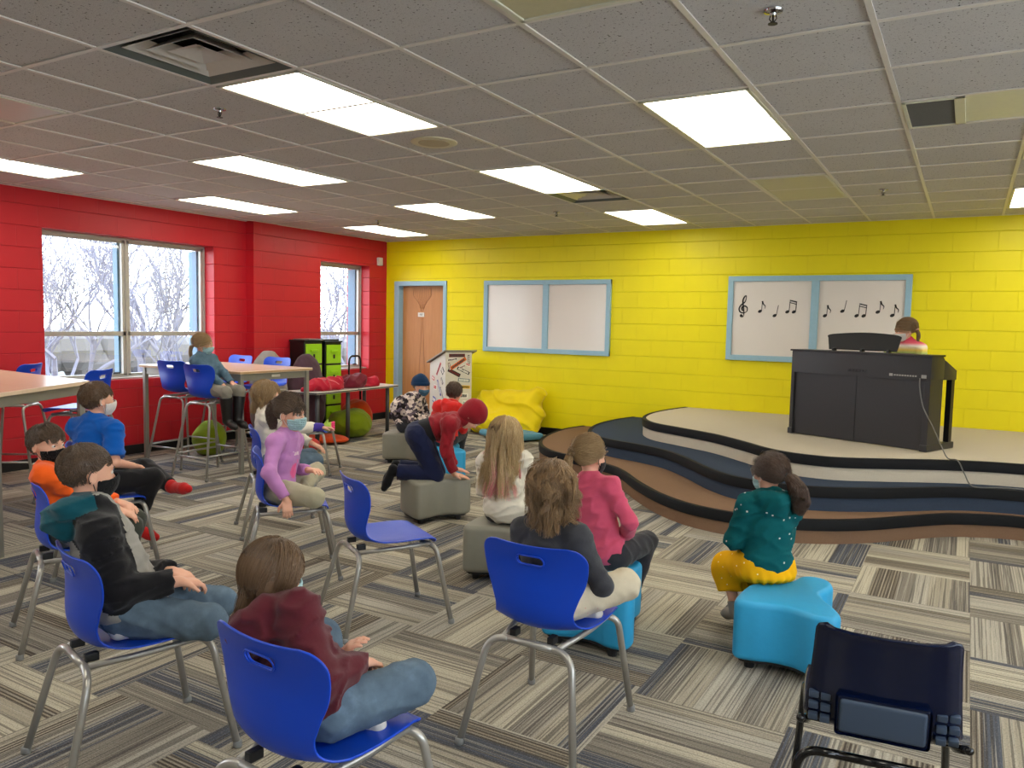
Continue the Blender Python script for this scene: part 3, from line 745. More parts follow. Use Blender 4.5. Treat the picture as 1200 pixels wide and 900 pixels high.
# ------------------------------------------------------------------ outdoors
M['snowgrass'] = None
t = NT('winter grass'); v = t.coord(); n = t.noise(v, 0.5, 4, .6)
t.set(Base_Color=t.ramp(n, [(0.35, lin((84, 84, 66))), (0.5, lin((112, 112, 104))), (0.65, lin((90, 84, 74)))]), Roughness=1.0)
b = MB(); b.box(-70, -8.4, -40, 70, -2.6, -2.5); S_(b.build('ground', t.mat))
M['bark'] = plain('grey bark', (112, 108, 118), 0.9, var=0.2, scale=8)
def tree(x, y, h, seed, z0=-2.5):
    r = random.Random(seed); b = MB()
    def grow(p, d, L, rad, lev):
        pts = [p]; q = Vector(p); dd = Vector(d)
        for k in range(3):
            dd = (dd + Vector((r.uniform(-.2, .2), r.uniform(-.2, .2), r.uniform(-.05, .18)))).normalized(); q = q + dd * L / 3; pts.append(q.copy())
        b.tube([tuple(a - Vector((x, y, z0))) for a in pts], [rad, rad * .85, rad * .75, rad * .6], 5 if lev < 3 else 3, caps=False)
        if lev >= 6: return
        for k in range(3):
            ax = Vector((r.uniform(-1, 1), r.uniform(-1, 1), r.uniform(-.2, .6))).normalized()
            nd = (dd * 0.9 + ax * 0.72 + Vector((0, 0, .10))).normalized(); base = pts[r.choice([1, 2, 3])] if k else pts[3]
            grow(base, nd, L * r.uniform(.70, .90), max(rad * .58, .0065), lev + 1)
    grow(Vector((x, y, z0)), (0, 0, 1), h * 0.26, h * 0.020, 0)
    return b.build('bare_tree', M['bark'], None, loc=(x, y, z0))
TL = [(-17, 9.6, 7.5, 'bare pale tree outside, filling the left pane of the double window'), (-19, 13.2, 8.5, 'bare pale tree outside, filling the right pane of the double window'), (-21, 23.2, 8, 'bare pale tree outside the small window near the corner'),
      (-27, 13.5, 9, 'bare tree farther out, behind the two trees of the double window'), (-27, 19.5, 9, 'bare tree farther out, at the right of the double window'), (-30, 36, 10, 'bare tree farther out behind the tree of the small window')]
for k, (x, y, h, lab) in enumerate(TL): tag(tree(x, y, h, 11 + k), lab, 'tree', 'bare winter trees outside the windows')
# distant hedge line and pale houses beyond the lawn
b = MB()
rr = random.Random(3)
for k in range(60): 
    yy = -10 + k * 1.4; b.sphere((-46 + rr.uniform(-1, 1), yy, -1.6 + rr.uniform(0, 1.0)), 1.5, 1, 1.2, 0.9, 8)
tag(b.build('hedge_row', cloth('grey brown hedge', (96, 90, 88), weave=4, scale=1), None), 'low grey brown hedge line far beyond the lawn', 'hedge', kind='stuff')
wd = bpy.data.worlds.new('sky'); scene.world = wd; wd.use_nodes = True; nt = wd.node_tree
bg = nt.nodes['Background']; tc = nt.nodes.new('ShaderNodeTexCoord'); sx = nt.nodes.new('ShaderNodeSeparateXYZ'); cr = nt.nodes.new('ShaderNodeValToRGB')
nt.links.new(tc.outputs['Generated'], sx.inputs[0]); nt.links.new(sx.outputs[2], cr.inputs[0]); nt.links.new(cr.outputs[0], bg.inputs[0])
cr.color_ramp.elements[0].color = (0.93, 0.95, 1.0, 1); cr.color_ramp.elements[1].color = (0.62, 0.78, 1.0, 1)
bg.inputs[1].default_value = 8.0
# measured places: x, y, heading of +y axis
def hdeg(d): return R(d - 90)
CA = (-2.443, 1.607, hdeg(74.7)); CB = (-1.43, 1.47, hdeg(86)); CE = (-3.434, 3.283, hdeg(49.5))
CF = (-3.606, 2.128, hdeg(66.2)); CG = (-4.458, 2.78, hdeg(60)); CHH = (-4.224, 3.943, hdeg(54.2)); CJ = (-5.62, 5.62, hdeg(30))
# ------------------------------------------------------------------ moulded blue chairs
def plastic(name, c, rough=0.38):
    t = NT(name); v = t.coord(); a = lin(c)
    t.set(Base_Color=a, Roughness=t.math('ADD', t.math('MULTIPLY', t.noise(v, 9, 3), 0.12), rough - 0.06)); t.b.inputs['Specular IOR Level'].default_value = 0.4
    t.bump(t.noise(v, 500, 2), 0.08, 0.002); return t.mat
M['bluep'] = plastic('royal blue plastic', (4, 62, 184)); M['steel'] = plain('silver painted tube', (168, 165, 158), 0.32, 0.55)
M['glide'] = plain('grey nylon glide', (120, 120, 118), 0.5)
PROF = [(0.212, 0.405, .168), (0.208, 0.425, .178), (0.185, 0.434, .186), (0.10, 0.433, .196), (0.0, 0.426, .196), (-0.08, 0.424, .188), (-0.135, 0.432, .172), (-0.172, 0.462, .160), (-0.188, 0.51, .158), (-0.186, 0.57, .176), (-0.180, 0.63, .200), (-0.186, 0.69, .208), (-0.204, 0.745, .200)]
def shell_mesh():
    P = catmull([(a, b_, c) for a, b_, c in PROF], 10); P = np.array(P)
    seg = np.sqrt(((P[1:, :2] - P[:-1, :2]) ** 2).sum(1)); S = np.r_[0, np.cumsum(seg)]; L = S[-1]
    NT_, NU = 96, 44
    ss = np.linspace(0, L, NT_)
    py, pz, pw = (np.interp(ss, S, P[:, k]) for k in range(3))
    ty = np.gradient(py, ss); tz = np.gradient(pz, ss); l = np.hypot(ty, tz); ty /= l; tz /= l
    ny, nz_ = tz, -ty                      # points up on the seat, forward on the back
    # rounded corners
    for end, rad in ((0, 0.035), (L, 0.06)):
        d = np.abs(ss - end); m = d < rad; pw[m] -= rad - np.sqrt(rad ** 2 - (rad - d[m]) ** 2)
    bowl = np.interp(ss, [0, .06, .2, .30, .36, .44, .55, L], [-.006, .004, .012, .02, .03, .034, .034, .03])
    u = np.linspace(-1, 1, NU); X = u[None] * pw[:, None]; SS = np.repeat(ss[:, None], NU, 1)
    # hand slot
    sh = np.interp(0.690, P[-25:, 1], S[-25:]); hw, hr = 0.036, 0.0155
    def sd(x, s): return np.hypot(np.maximum(np.abs(x) - hw, 0), s - sh) - hr
    cx = (X[:-1, :-1] + X[1:, 1:]) / 2; cs = (SS[:-1, :-1] + SS[1:, 1:]) / 2
    rem = sd(cx, cs) < 0
    tr = np.zeros((NT_, NU), bool); tk = np.zeros((NT_, NU), bool)
    for i in (0, 1):
        for j in (0, 1):
            tr[i:NT_ - 1 + i, j:NU - 1 + j] |= rem; tk[i:NT_ - 1 + i, j:NU - 1 + j] |= ~rem
    bd = tr & tk; d = sd(X, SS); qx = np.clip(X, -hw, hw); vx, vs = X - qx, SS - sh; vl = np.hypot(vx, vs) + 1e-9
    X = np.where(bd, qx + vx / vl * hr, X); SS = np.where(bd, sh + vs / vl * hr, SS)
    Y = np.interp(SS, ss, py); Z = np.interp(SS, ss, pz); NY = np.interp(SS, ss, ny); NZ = np.interp(SS, ss, nz_); B = np.interp(SS, ss, bowl); W = np.interp(SS, ss, np.interp(ss, S, P[:, 2]))
    off = B * (X / W) ** 2
    V = np.stack([X, Y + NY * off, Z + NZ * off], -1).reshape(-1, 3)
    f = []
    for i in range(NT_ - 1):
        for j in range(NU - 1):
            if not rem[i, j]: a = i * NU + j; f.append((a, a + 1, a + NU + 1, a + NU))
    return V, np.array(f)
SV, SF = shell_mesh()
def add_shell(parent, dz=0.0):
    o = np_obj('seat_shell', SV + np.array([0, 0, dz]), SF, M['bluep'], parent)
    s = o.modifiers.new('s', 'SOLIDIFY'); s.thickness = 0.0065; s.offset = -1; s.use_rim = True
    e = o.modifiers.new('b', 'BEVEL'); e.width = 0.002; e.segments = 2; e.limit_method = 'ANGLE'; e.angle_limit = R(50)
    # raised rim round the hand slot
    b = MB(); pts = []
    hw, hr, z0, y0 = 0.036, 0.018, 0.690 + dz, -0.186 + 0.002
    for k in range(32):
        a = 2 * math.pi * k / 32; x = hr * math.cos(a) + (hw if math.cos(a) >= 0 else -hw); z = hr * math.sin(a)
        pts.append((x, -0.1915 - z * 0.30 + 0.034 * (x / .208) ** 2, z0 + z))
    pts.append(pts[0]); b.tube(pts, 0.0028, 6, caps=False); b.build('slot_rim', M['bluep'], parent, True)
    return o
RT = 0.0128
def low_chair(name='blue_chair'):
    e = empty(name, (0, 0, 0))
    add_shell(e)
    for sx in (-1, 1):
        for sy in (-1, 1):
            if sy < 0: pts = bend([(sx * .225, -.275, .006), (sx * .165, -.178, .385), (0.0, -.172, .385)], .07, 8)[:-1] + [Vector((sx * 0.09, -.173, .385))]
            else: pts = bend([(sx * .222, .278, .006), (sx * .182, .205, .395), (sx * .10, .165, .402)], .055, 8)
            b = MB(); b.tube(pts, RT, 12); lg = b.build('leg', M['steel'], e, True)
            b = MB(); b.lathe([(.0145, 0), (.0165, .004), (.0155, .022), (.0128, .024)], 14, M=Matrix.Translation((pts[0].x, pts[0].y, 0))); b.build('glide', M['glide'], lg, True)
    b = MB(); b.tube([(-.10, -.1735, .385), (.10, -.1735, .385)], RT, 12)
    b.build('rear_rail', M['steel'], e, True)
    b = MB(); b.tube([(-.11, .167, .402), (.11, .167, .402)], RT * .9, 12); b.build('front_rail', M['steel'], e, True)
    for sx in (-1, 1):
        b = MB(); b.tube(bend([(sx * .15, .19, .404), (sx * .145, .02, .398), (sx * .11, -.165, .388)], .05, 6), RT * .85, 10); b.build('side_rail', M['steel'], e, True)
        b = MB(); b.box(sx * .075 - .012, sx * .075 + .012, -.168, -.125, .392, .420, .004, 2); b.build('bracket', M['base'], e)
    return e
HZ = 0.32
def tall_chair(name='tall_blue_chair'):
    e = empty(name, (0, 0, 0)); dz = HZ
    add_shell(e, dz)
    F = [(-.235, -.28), (.235, -.28), (-.235, .26), (.235, .26)]; Tp = [(-.155, -.165), (.155, -.165), (-.165, .165), (.165, .165)]
    def at(k, z): t_ = z / (.375 + dz); return (F[k][0] * (1 - t_) + Tp[k][0] * t_, F[k][1] * (1 - t_) + Tp[k][1] * t_, z)
    for k in range(4):
        p = at(k, .375 + dz); q = (0.0, p[1], p[2] + .006)
        pts = bend([(F[k][0], F[k][1], .006), p, q], .06, 8)[:-1] + [Vector((p[0] * .5, p[1], p[2] + .003))]
        b = MB(); b.tube(pts, .0115, 12); lg = b.build('leg', M['steel'], e, True)
        b = MB(); b.lathe([(.013, 0), (.015, .004), (.014, .022), (.0115, .024)], 12, M=Matrix.Translation((F[k][0], F[k][1], 0))); b.build('glide', M['glide'], lg, True)
    for a, c, z in ((0, 1, .20), (2, 3, .24), (0, 2, .22), (1, 3, .22)):
        b = MB(); b.tube([at(a, z), at(c, z)], .009, 10); b.build('foot_rail', M['steel'], e, True)
    for y in (-.165, .165): b = MB(); b.tube([(-.08, y, .381 + dz), (.08, y, .381 + dz)], .0115, 10); b.build('cross_rail', M['steel'], e, True)
    for sx in (-1, 1): b = MB(); b.tube([(sx * .13, .16, .388 + dz), (sx * .12, -.16, .384 + dz)], .011, 10); b.build('side_rail', M['steel'], e, True)
    return e
def hd(dx, dy): return math.atan2(-dx, dy)        # heading of +y
chair0 = low_chair(); 
used = [False]
def chair(x, y, rz, label, group='royal blue moulded chairs with silver legs'):
    if not used[0]:
        used[0] = True; c = chair0; c.location = (x, y, 0); c.rotation_euler = (0, 0, rz); tag(c, label, 'chair', group); return c
    return copy_tree(chair0, (x, y, 0), rz, label, group)
CH = {}
CH['D'] = chair(-2.506, 3.04, hd(.503, .864), 'empty royal blue chair standing alone in the middle of the carpet')
CH['C'] = chair(-1.285, 2.535, hd(-.02, 1.0), 'royal blue chair holding the child in the charcoal shirt with long wavy hair')
CH['A'] = chair(*CA, 'royal blue chair at the left under the boy in the black and grey raglan hoodie')
CH['B'] = chair(*CB, 'royal blue chair nearest the camera under the child in the maroon hoodie')
CH['E'] = chair(*CE, 'royal blue chair under the girl in the lilac shirt')
CH['F'] = chair(*CF, 'royal blue chair under the boy in the orange shirt')
CH['G'] = chair(*CG, 'royal blue chair under the boy in the bright blue T-shirt')
CH['H'] = chair(*CHH, 'royal blue chair under the fair child in the cream top, behind the girl in lilac')
CH['J'] = chair(*CJ, 'royal blue chair mostly hidden behind the two girls, one silver leg showing on the carpet')
TC = [(-6.215, 4.973, hdeg(92), 'tall blue stool under the girl in the denim jacket at the high table'), (-6.894, 5.179, hdeg(96), 'empty tall blue stool by the window, near side of the high table'),
      (-7.40, 6.16, hdeg(-92), 'tall blue stool beyond the high table, the left one against the red wall'), (-6.78, 6.16, hdeg(-88), 'tall blue stool beyond the high table, the right one, by the grey bean bag'),
      (-6.245, 3.705, hdeg(210), 'tall blue stool tucked at the left high table, its back above the boy in orange'), (-7.295, 3.71, hdeg(215), 'tall blue stool at the left high table, the one nearer the picture edge')]
t0 = tall_chair(); g = 'tall royal blue stools with backs at the high tables'
t0.location = (TC[0][0], TC[0][1], 0); t0.rotation_euler = (0, 0, TC[0][2]); tag(t0, TC[0][3], 'chair', g)
for x, y, rz, lab in TC[1:]: copy_tree(t0, (x, y, 0), rz, lab, g)

# ------------------------------------------------------------------ navy school chair with black frame
M['navy'] = plastic('dark navy plastic', (6, 17, 46), 0.2); M['navyseat'] = plastic('grey navy textured plastic', (62, 76, 96), 0.35); M['blkpaint'] = plain('gloss black tube', (12, 12, 14), 0.18)

e = empty('school_chair', (-0.172, 2.47, 0), R(8), 'dark navy plastic school chair with black tube frame, back towards us', 'chair')
NP = [(0.19, .40, .17), (0.18, .418, .182), (0.10, .415, .19), (0.0, .408, .19), (-0.08, .402, .188), (-0.13, .400, .187), (-0.165, .405, .187), (-0.190, .43, .186), (-0.203, .475, .182), (-0.218, .54, .176), (-0.236, .62, .170), (-0.258, .695, .166), (-0.270, .715, .163)]
P = np.array(catmull(NP, 8)); seg = np.sqrt(((P[1:, :2] - P[:-1, :2]) ** 2).sum(1)); S1 = np.r_[0, np.cumsum(seg)]; ss = np.linspace(0, S1[-1], 80)
py, pz, pw = (np.interp(ss, S1, P[:, k]) for k in range(3)); ty = np.gradient(py, ss); tz = np.gradient(pz, ss); l = np.hypot(ty, tz); ty /= l; tz /= l
for end in (0, S1[-1]):
    d_ = np.abs(ss - end); m_ = d_ < .022; pw[m_] -= .022 - np.sqrt(.022 ** 2 - (.022 - d_[m_]) ** 2)
u = np.linspace(-1, 1, 36); uu = np.abs(u)[None]; fl_ = np.interp(uu, [0, .55, .85, 1], [0, .004, .014, .034]) * np.interp(ss, [0, .1, .3, .4, S1[-1]], [.2, .3, .8, 1, .8])[:, None]
X = u[None] * pw[:, None] * 1.07; V = np.stack([X, py[:, None] + tz[:, None] * fl_, pz[:, None] - ty[:, None] * fl_], -1).reshape(-1, 3)
f_ = np.array([(i * 36 + j, i * 36 + j + 1, (i + 1) * 36 + j + 1, (i + 1) * 36 + j) for i in range(79) for j in range(35)])
o = np_obj('seat_shell', V, f_, M['navy'], e); q = o.modifiers.new('s', 'SOLIDIFY'); q.thickness = .006; q.offset = -1
Mt = Matrix.Translation((0, -.206, .468)) @ Matrix.Rotation(R(11), 4, 'X')
b = MB(); b.box(-.108, .108, -.014, .004, -.052, .052, .012, 4, M=Mt); b.build('back_panel', M['navyseat'], e, angle=50)
b = MB(); b.box(-.118, .118, -.007, .004, -.062, .062, .014, 4, M=Mt); b.build('panel_rim', M['navy'], e, angle=50)
for sx in (-1, 1):
    for k in range(3):
        for (xa, xb) in ((.130, .155), (.161, .186)):
            M2 = Matrix.Translation((0, -.200 + .002 * k + (.010 if xa > .15 else .004), .505 - k * .033)) @ Matrix.Rotation(R(14), 4, 'X')
            b = MB(); b.box(min(sx * xa, sx * xb), max(sx * xa, sx * xb), -.010, .006, -.010, .010, .003, 2, M=M2); b.build('rib', M['navyseat'], e, angle=50)
for sx in (-1, 1):
    b = MB(); b.tube(bend([(sx * .235, -.26, .006), (sx * .205, -.215, .352), (0, -.215, .352)], .06, 8)[:-1] + [Vector((sx * .10, -.215, .352))], .0125, 12); b.build('leg', M['blkpaint'], e, True)
    b = MB(); b.tube(bend([(sx * .225, .22, .006), (sx * .20, .16, .385), (sx * .185, -.10, .380), (sx * .205, -.22, .44)], .05, 8), .0115, 12); b.build('leg', M['blkpaint'], e, True)
    b = MB(); b.sphere((sx * .205, -.222, .44), .012, n=10); b.build('tube_cap', M['blkpaint'], e, True)
b = MB(); b.tube([(-.11, -.215, .352), (.11, -.215, .352)], .0125, 12); b.build('rear_rail', M['blkpaint'], e, True)
b = MB(); b.tube([(-.185, .1, .386), (.185, .1, .386)], .0105, 12); b.tube([(-.19, -.08, .382), (.19, -.08, .382)], .0105, 12); b.build('cross_rails', M['blkpaint'], e, True)

# ------------------------------------------------------------------ tables
def woodtop(name, c1, c2):
    t = NT(name); v = t.coord(); x, y, z = t.sep(v); n = t.noise(t.comb(t.math('MULTIPLY', x, .8), t.math('MULTIPLY', y, 14), z), 3.0, 4, .6)
    t.set(Base_Color=t.mix(n, lin(c1), lin(c2)), Roughness=.22); return t.mat
M['maple'] = woodtop('maple laminate', (212, 186, 160), (226, 204, 182)); M['apron'] = plain('grey table steel', (140, 138, 130), .4, .3); M['edge'] = plain('tan edge band', (176, 140, 100), .5)
e = empty('high_table', (-6.74, 5.565, 0), 0, 'high maple table by the double window with the girl in denim at it', 'table')
hx, hy, tz_ = .775, .475, 1.0
b = MB(); b.box(-hx, hx, -hy, hy, tz_ - .028, tz_, .004, 2); b.build('tabletop', M['maple'], e)
b = MB(); b.box(-hx - .001, hx + .001, -hy - .001, hy + .001, tz_ - .024, tz_ - .006, .002, 1); b.build('edge_band', M['edge'], e)
b = MB(); 
for q in ((-hx + .05, hx - .05, -hy + .035, -hy + .055), (-hx + .05, hx - .05, hy - .055, hy - .035), (-hx + .04, -hx + .06, -hy + .04, hy - .04), (hx - .06, hx - .04, -hy + .04, hy - .04)): b.box(*q, tz_ - .10, tz_ - .028, .003, 1)
b.build('apron', M['apron'], e)
for sx in (-1, 1):
    for sy in (-1, 1): b = MB(); b.box(sx * (hx - .045) - .02, sx * (hx - .045) + .02, sy * (hy - .045) - .02, sy * (hy - .045) + .02, 0, tz_ - .03, .004, 2); b.build('leg', M['apron'], e)
b = MB(); b.box(hx - .0405, hx - .037, -.05, .06, tz_ - .075, tz_ - .05, .002, 1); b.build('table_label', plain('pale sticker', (210, 206, 196), .5), e)
e = empty('high_table', (-6.3, 2.8, 0), 0, 'high maple table cut by the left edge of the picture', 'table')
quad = [(-5.56, 3.37), (-5.05, 2.49), (-5.9, 1.1), (-7.40, 3.55)]; quad = [(x + 6.3, y - 2.8) for x, y in quad]
b = MB(); b.prism(quad[::-1], 1.002, 1.03, .003, 2); b.build('tabletop', M['maple'], e)
c_ = np.mean(quad, 0); q2 = [tuple(c_ + (np.array(q) - c_) * .93) for q in quad]
b = MB()
for k in range(4):
    a, c = q2[k], q2[(k + 1) % 4]; d_ = np.array([c[0] - a[0], c[1] - a[1]]); L_ = np.linalg.norm(d_); b.box(0, L_, -.01, .01, .93, 1.002, .003, 1, M=Matrix.Translation((a[0], a[1], 0)) @ Matrix.Rotation(math.atan2(d_[1], d_[0]), 4, 'Z'))
b.build('apron', M['apron'], e)
for q in q2: b = MB(); b.box(q[0] - .02, q[0] + .02, q[1] - .02, q[1] + .02, 0, 1.002, .004, 2); b.build('leg', M['apron'], e)
b = MB(); b.box(-.12, .06, -.02, .025, 0, .012, .003, 1); tag(b.build('eraser', M['base'], None, loc=(-5.95, 2.70, 1.031), rz=R(-60)), 'small black eraser on the left high table at the picture edge', 'eraser')

M['whitetop'] = plain('white laminate', (214, 206, 200), .25); M['tleg'] = plain('dark grey table leg', (74, 76, 78), .4, .3)
def low_table(x, y, pts, label, legs):
    e = empty('low_table', (x, y, 0), 0, label, 'table', 'low white tables by the red wall'); P_ = [(a - x, c - y) for a, c in pts]
    b = MB(); b.prism(P_, .622, .650, .004, 2); b.build('tabletop', M['whitetop'], e)
    b = MB(); c0 = np.mean(P_, 0); b.prism([tuple(c0 + (np.array(q) - c0) * 1.004) for q in P_], .625, .644, .003, 1); b.build('edge_band', M['tleg'], e)
    for a, c in legs: b = MB(); b.tube([(a - x, c - y, 0.02), (a - x, c - y, .622)], .026, 14); b.lathe([(.02, 0), (.03, .006), (.03, .02), (.022, .03)], 12, M=Matrix.Translation((a - x, c - y, 0))); b.build('leg', M['tleg'], e, True)
low_table(-6.80, 7.10, [(-7.02, 6.62), (-6.57, 6.72), (-6.57, 7.44), (-6.98, 7.60)], 'nearer low white table holding the end of the red coats', [(-6.64, 6.80), (-6.64, 7.33)])
low_table(-6.85, 7.95, [(-7.0, 7.62), (-6.57, 7.47), (-6.60, 8.27), (-7.30, 8.40), (-7.30, 7.90)], 'farther low white table, its bare corner near the yellow wall', [(-6.70, 8.17), (-7.2, 8.28)])

# ------------------------------------------------------------------ ottomans
OT = [(-.83, 3.43), (-.842, 3.55), (-.830, 3.68), (-.79, 3.775), (-.72, 3.80), (-.67, 3.86), (-.648, 3.945), (-.585, 3.985), (-.515, 3.96), (-.485, 3.88), (-.497, 3.80), (-.513, 3.73), (-.48, 3.65), (-.435, 3.58), (-.40, 3.50), (-.415, 3.425), (-.50, 3.415), (-.58, 3.45), (-.66, 3.452), (-.75, 3.425)]
oc = (-.63, 3.66)
def ottoman(name, x, y, rz, h, m, label, cat='ottoman', sc=1.0, mir=1, group=None):
    e = empty(name, (x, y, 0), rz, label, cat, group)
    pts = catmull([((a - oc[0]) * sc * mir, (c - oc[1]) * sc) for a, c in OT], 6, closed=True)
    if mir < 0: pts = pts[::-1]
    b = MB(); b.prism(pts, .045, h, .028, 5); o = b.build('cushion', m, e, True); o.data.set_sharp_from_angle(angle=R(60))
    b = MB(); b.prism([(p_[0] * .9, p_[1] * .9) for p_ in pts], .035, .05); b.build('base_board', M['base'], e)
    for a, c in ((-.14, -.17), (.14, -.19), (-.10, .10), (.10, .20)): b = MB(); b.lathe([(.022, 0), (.025, .02), (.025, .045)], 12, M=Matrix.Translation((a * sc * mir, c * sc, 0))); b.build('foot', M['base'], e)
    return e
M['greyv'] = plain('warm grey vinyl', (132, 130, 118), .5, var=.05, bump=.1); M['bluev'] = plain('sky blue vinyl', (38, 152, 200), .5, var=.05, bump=.1)
gg = 'low wavy modular seats'
ottoman('ottoman', -.63, 3.66, 0, .315, M['bluev'], 'sky blue wavy ottoman at the right under the girl in the yellow skirt', group=gg)
ottoman('ottoman', -1.49, 3.44, R(4), .315, M['bluev'], 'sky blue wavy ottoman in the middle under the girl in the pink shirt', group=gg)
ottoman('ottoman', -3.575, 4.865, R(63), .325, M['greyv'], 'grey ottoman that the child in the dark red hoodie kneels on', group=gg, sc=1.08)
ottoman('ottoman', -2.357, 4.024, R(13), .325, M['greyv'], 'grey ottoman under the long-haired blonde girl in white', group=gg)
ottoman('ottoman', -5.206, 6.68, R(23), .325, M['greyv'], 'grey ottoman at the back under the child in the knitted hat', group=gg)
ottoman('ottoman', -4.28, 6.05, R(30), .325, M['bluev'], 'sky blue ottoman behind the kneeling child, its blue corner showing', group=gg)

# ------------------------------------------------------------------ sticker covered lectern
Lx, Ly = -6.10, 8.66; rr_ = Vector((.5, .866, 0)); ll_ = Vector((-.866, .5, 0)); w_, d_ = .40, .52
e = empty('lectern', (Lx, Ly, 0), math.atan2(rr_.y, rr_.x), 'white lectern with a sloping top, its sides covered in stickers, by the door', 'lectern')
M['cream'] = plain('cream painted board', (222, 216, 202), .5)
b = MB(); Mx = Matrix(((0, 0, 1, 0), (1, 0, 0, 0), (0, 1, 0, 0), (0, 0, 0, 1)))
b.prism([(0, 0), (d_, 0), (d_, .93), (.0, 1.10)], 0, w_, .003, 1, M=Mx); o = b.build('body', M['cream'], e)
bm_ = bmesh.new(); bm_.from_mesh(o.data); bmesh.ops.recalc_face_normals(bm_, faces=bm_.faces); bm_.to_mesh(o.data); bm_.free()
b = MB(); b.prism([(-.03, 1.112), (d_ + .03, .930), (d_ + .03, .948), (-.03, 1.130)], -.04, w_ + .06, .002, 1, M=Mx); o = b.build('lid', plain('grey brown lid', (150, 142, 128), .45), e)
bm_ = bmesh.new(); bm_.from_mesh(o.data); bmesh.ops.recalc_face_normals(bm_, faces=bm_.faces); bm_.to_mesh(o.data); bm_.free()
stc = [((205, 40, 30), 'plain red'), ((26, 26, 30), 'ink black'), ((232, 110, 24), 'orange'), ((110, 30, 34), 'maroon'), ((236, 190, 60), 'amber'), ((40, 60, 150), 'blue'), ((120, 140, 140), 'grey green'), ((240, 236, 226), 'white'), ((60, 56, 54), 'charcoal')]
SM = [plain('sticker ' + n_, c, .4, var=.02) for c, n_ in stc]
def sticker(face, u, v, w, h, ang, m, deco):
    # face 0: back panel in local xz plane (y=0 side faces -y), 1: side panel at x=0
    b = MB(); b.box(-w / 2, w / 2, -.0015, .0015, -h / 2, h / 2, .0, 1)
    Rm = Matrix.Rotation(ang, 4, 'Y')
    T = Matrix.Translation((u, -.001, v)) @ Rm if face == 0 else Matrix.Translation((-.001, u, v)) @ Matrix.Rotation(R(-90), 4, 'Z') @ Rm
    vs = b.v; b.v = [tuple(T @ Vector(q)) for q in vs]; o = b.build('sticker', SM[m], e)
    if deco is not None:
        b = MB(); r_ = random.Random(int(u * 1000 + v * 777)); x_ = -w * .42
        while x_ < w * .38:
            ww = r_.uniform(.08, .16) * min(w, .12); b.box(x_, x_ + ww, -.0022, .0, -h * r_.uniform(.22, .36), h * r_.uniform(.2, .36)); x_ += ww + .004
        b.v = [tuple(T @ Vector(q)) for q in b.v]; b.build('sticker_print', SM[deco], o)
for a in [(0, .17, 1.055, .24, .045, 0, 3, 8), (0, .10, 1.0, .15, .03, -.15, 7, 1), (0, .19, .945, .27, .05, -.55, 2, 8), (0, .13, .82, .20, .05, .45, 1, 3), (0, .27, .845, .2, .04, .42, 1, 7), (0, .34, .93, .07, .05, .3, 7, 0), (0, .25, .90, .08, .035, -.4, 7, 3),
          (0, .28, .715, .18, .045, .1, 6, 7), (0, .31, .62, .13, .045, .05, 4, 1), (0, .25, .50, .2, .07, 0, 7, 1), (0, .32, .38, .12, .10, .2, 7, 6), (0, .10, .62, .14, .05, -.3, 7, 5), (0, .12, .42, .16, .06, .2, 4, 3), (0, .35, 1.0, .12, .028, 1.5, 1, 7), (0, .06, .90, .11, .03, 1.35, 3, 7), (0, .2, .2, .2, .06, .2, 5, 7),
          (1, .22, .86, .22, .035, -.9, 0, 3), (1, .09, .84, .08, .08, .78, 1, 7), (1, .11, .70, .1, .04, .9, 8, 7), (1, .20, .60, .24, .035, 1.05, 5, 7), (1, .33, .60, .09, .07, .1, 7, 0), (1, .10, .52, .22, .02, 1.0, 8, 7), (1, .36, .42, .10, .08, .3, 5, 7), (1, .22, .36, .22, .05, -.5, 4, 1), (1, .40, .72, .08, .05, .3, 0, 7), (1, .30, .2, .2, .05, .4, 2, 1)]:
    sticker(*a)

# ------------------------------------------------------------------ bean bags and cushions
def bag(name, c, r, m, label, seed, cat='bean bag', wr=.026, fr=15, flat=.0, group=None, h=.012, extra=None, seam=True):
    c = np.array(c, float); r = np.array(r, float)
    def fn(p):
        q = p.copy(); d = ell(q, c, r)
        if extra is not None: d = extra(q, d)
        d = d + wr * nz(q, fr, seed) * .6 + wr * .35 * np.abs(nz(q, fr * 2.3, seed + 1))
        return smax(d, -(q[:, 2] - .004), .03)
    V, Q = surf(fn, c - r - .08, c + r + .10, h)
    V = V - np.array([c[0], c[1], 0]); o = np_obj(name, V, Q, m, None); o.location = (c[0], c[1], 0)
    return tag(o, label, cat, group)
M['bbgrey'] = cloth('grey bean bag fabric', (136, 128, 118), bump=.25); M['bbpurp'] = cloth('plum bean bag fabric', (78, 56, 66), bump=.25); M['bbgreen'] = cloth('lime bean bag fabric', (122, 140, 22), bump=.25)
M['bborange'] = cloth('orange cushion fabric', (206, 72, 20)); M['bbyel'] = cloth('yellow bean bag vinyl', (234, 208, 10), rough=.5, bump=.3, var=.05); M['bbteal'] = cloth('teal floor cushion fabric', (82, 138, 158)); M['bbred'] = cloth('red cushion fabric', (178, 34, 26))
bag('bean_bag', (-7.36, 6.70, .56), (.25, .23, .56), M['bbgrey'], 'grey bean bag standing tall behind the high table', 3)
bag('bean_bag', (-7.20, 7.18, .51), (.21, .27, .56), M['bbpurp'], 'plum purple bean bag standing behind the low tables and the red coats', 5)
bag('bean_bag', (-6.86, 7.62, .17), (.28, .30, .20), M['bbgreen'], 'lime green bean bag on the floor under the low white tables', 8)
bag('bean_bag', (-7.15, 5.68, .18), (.19, .18, .21), M['bbgreen'], 'green bean bag against the red wall under the high table', 9)
bag('floor_cushion', (-7.15, 8.06, .20), (.24, .20, .24), M['bborange'], 'orange cushion slumped behind the lime green bean bag', 12, 'cushion')
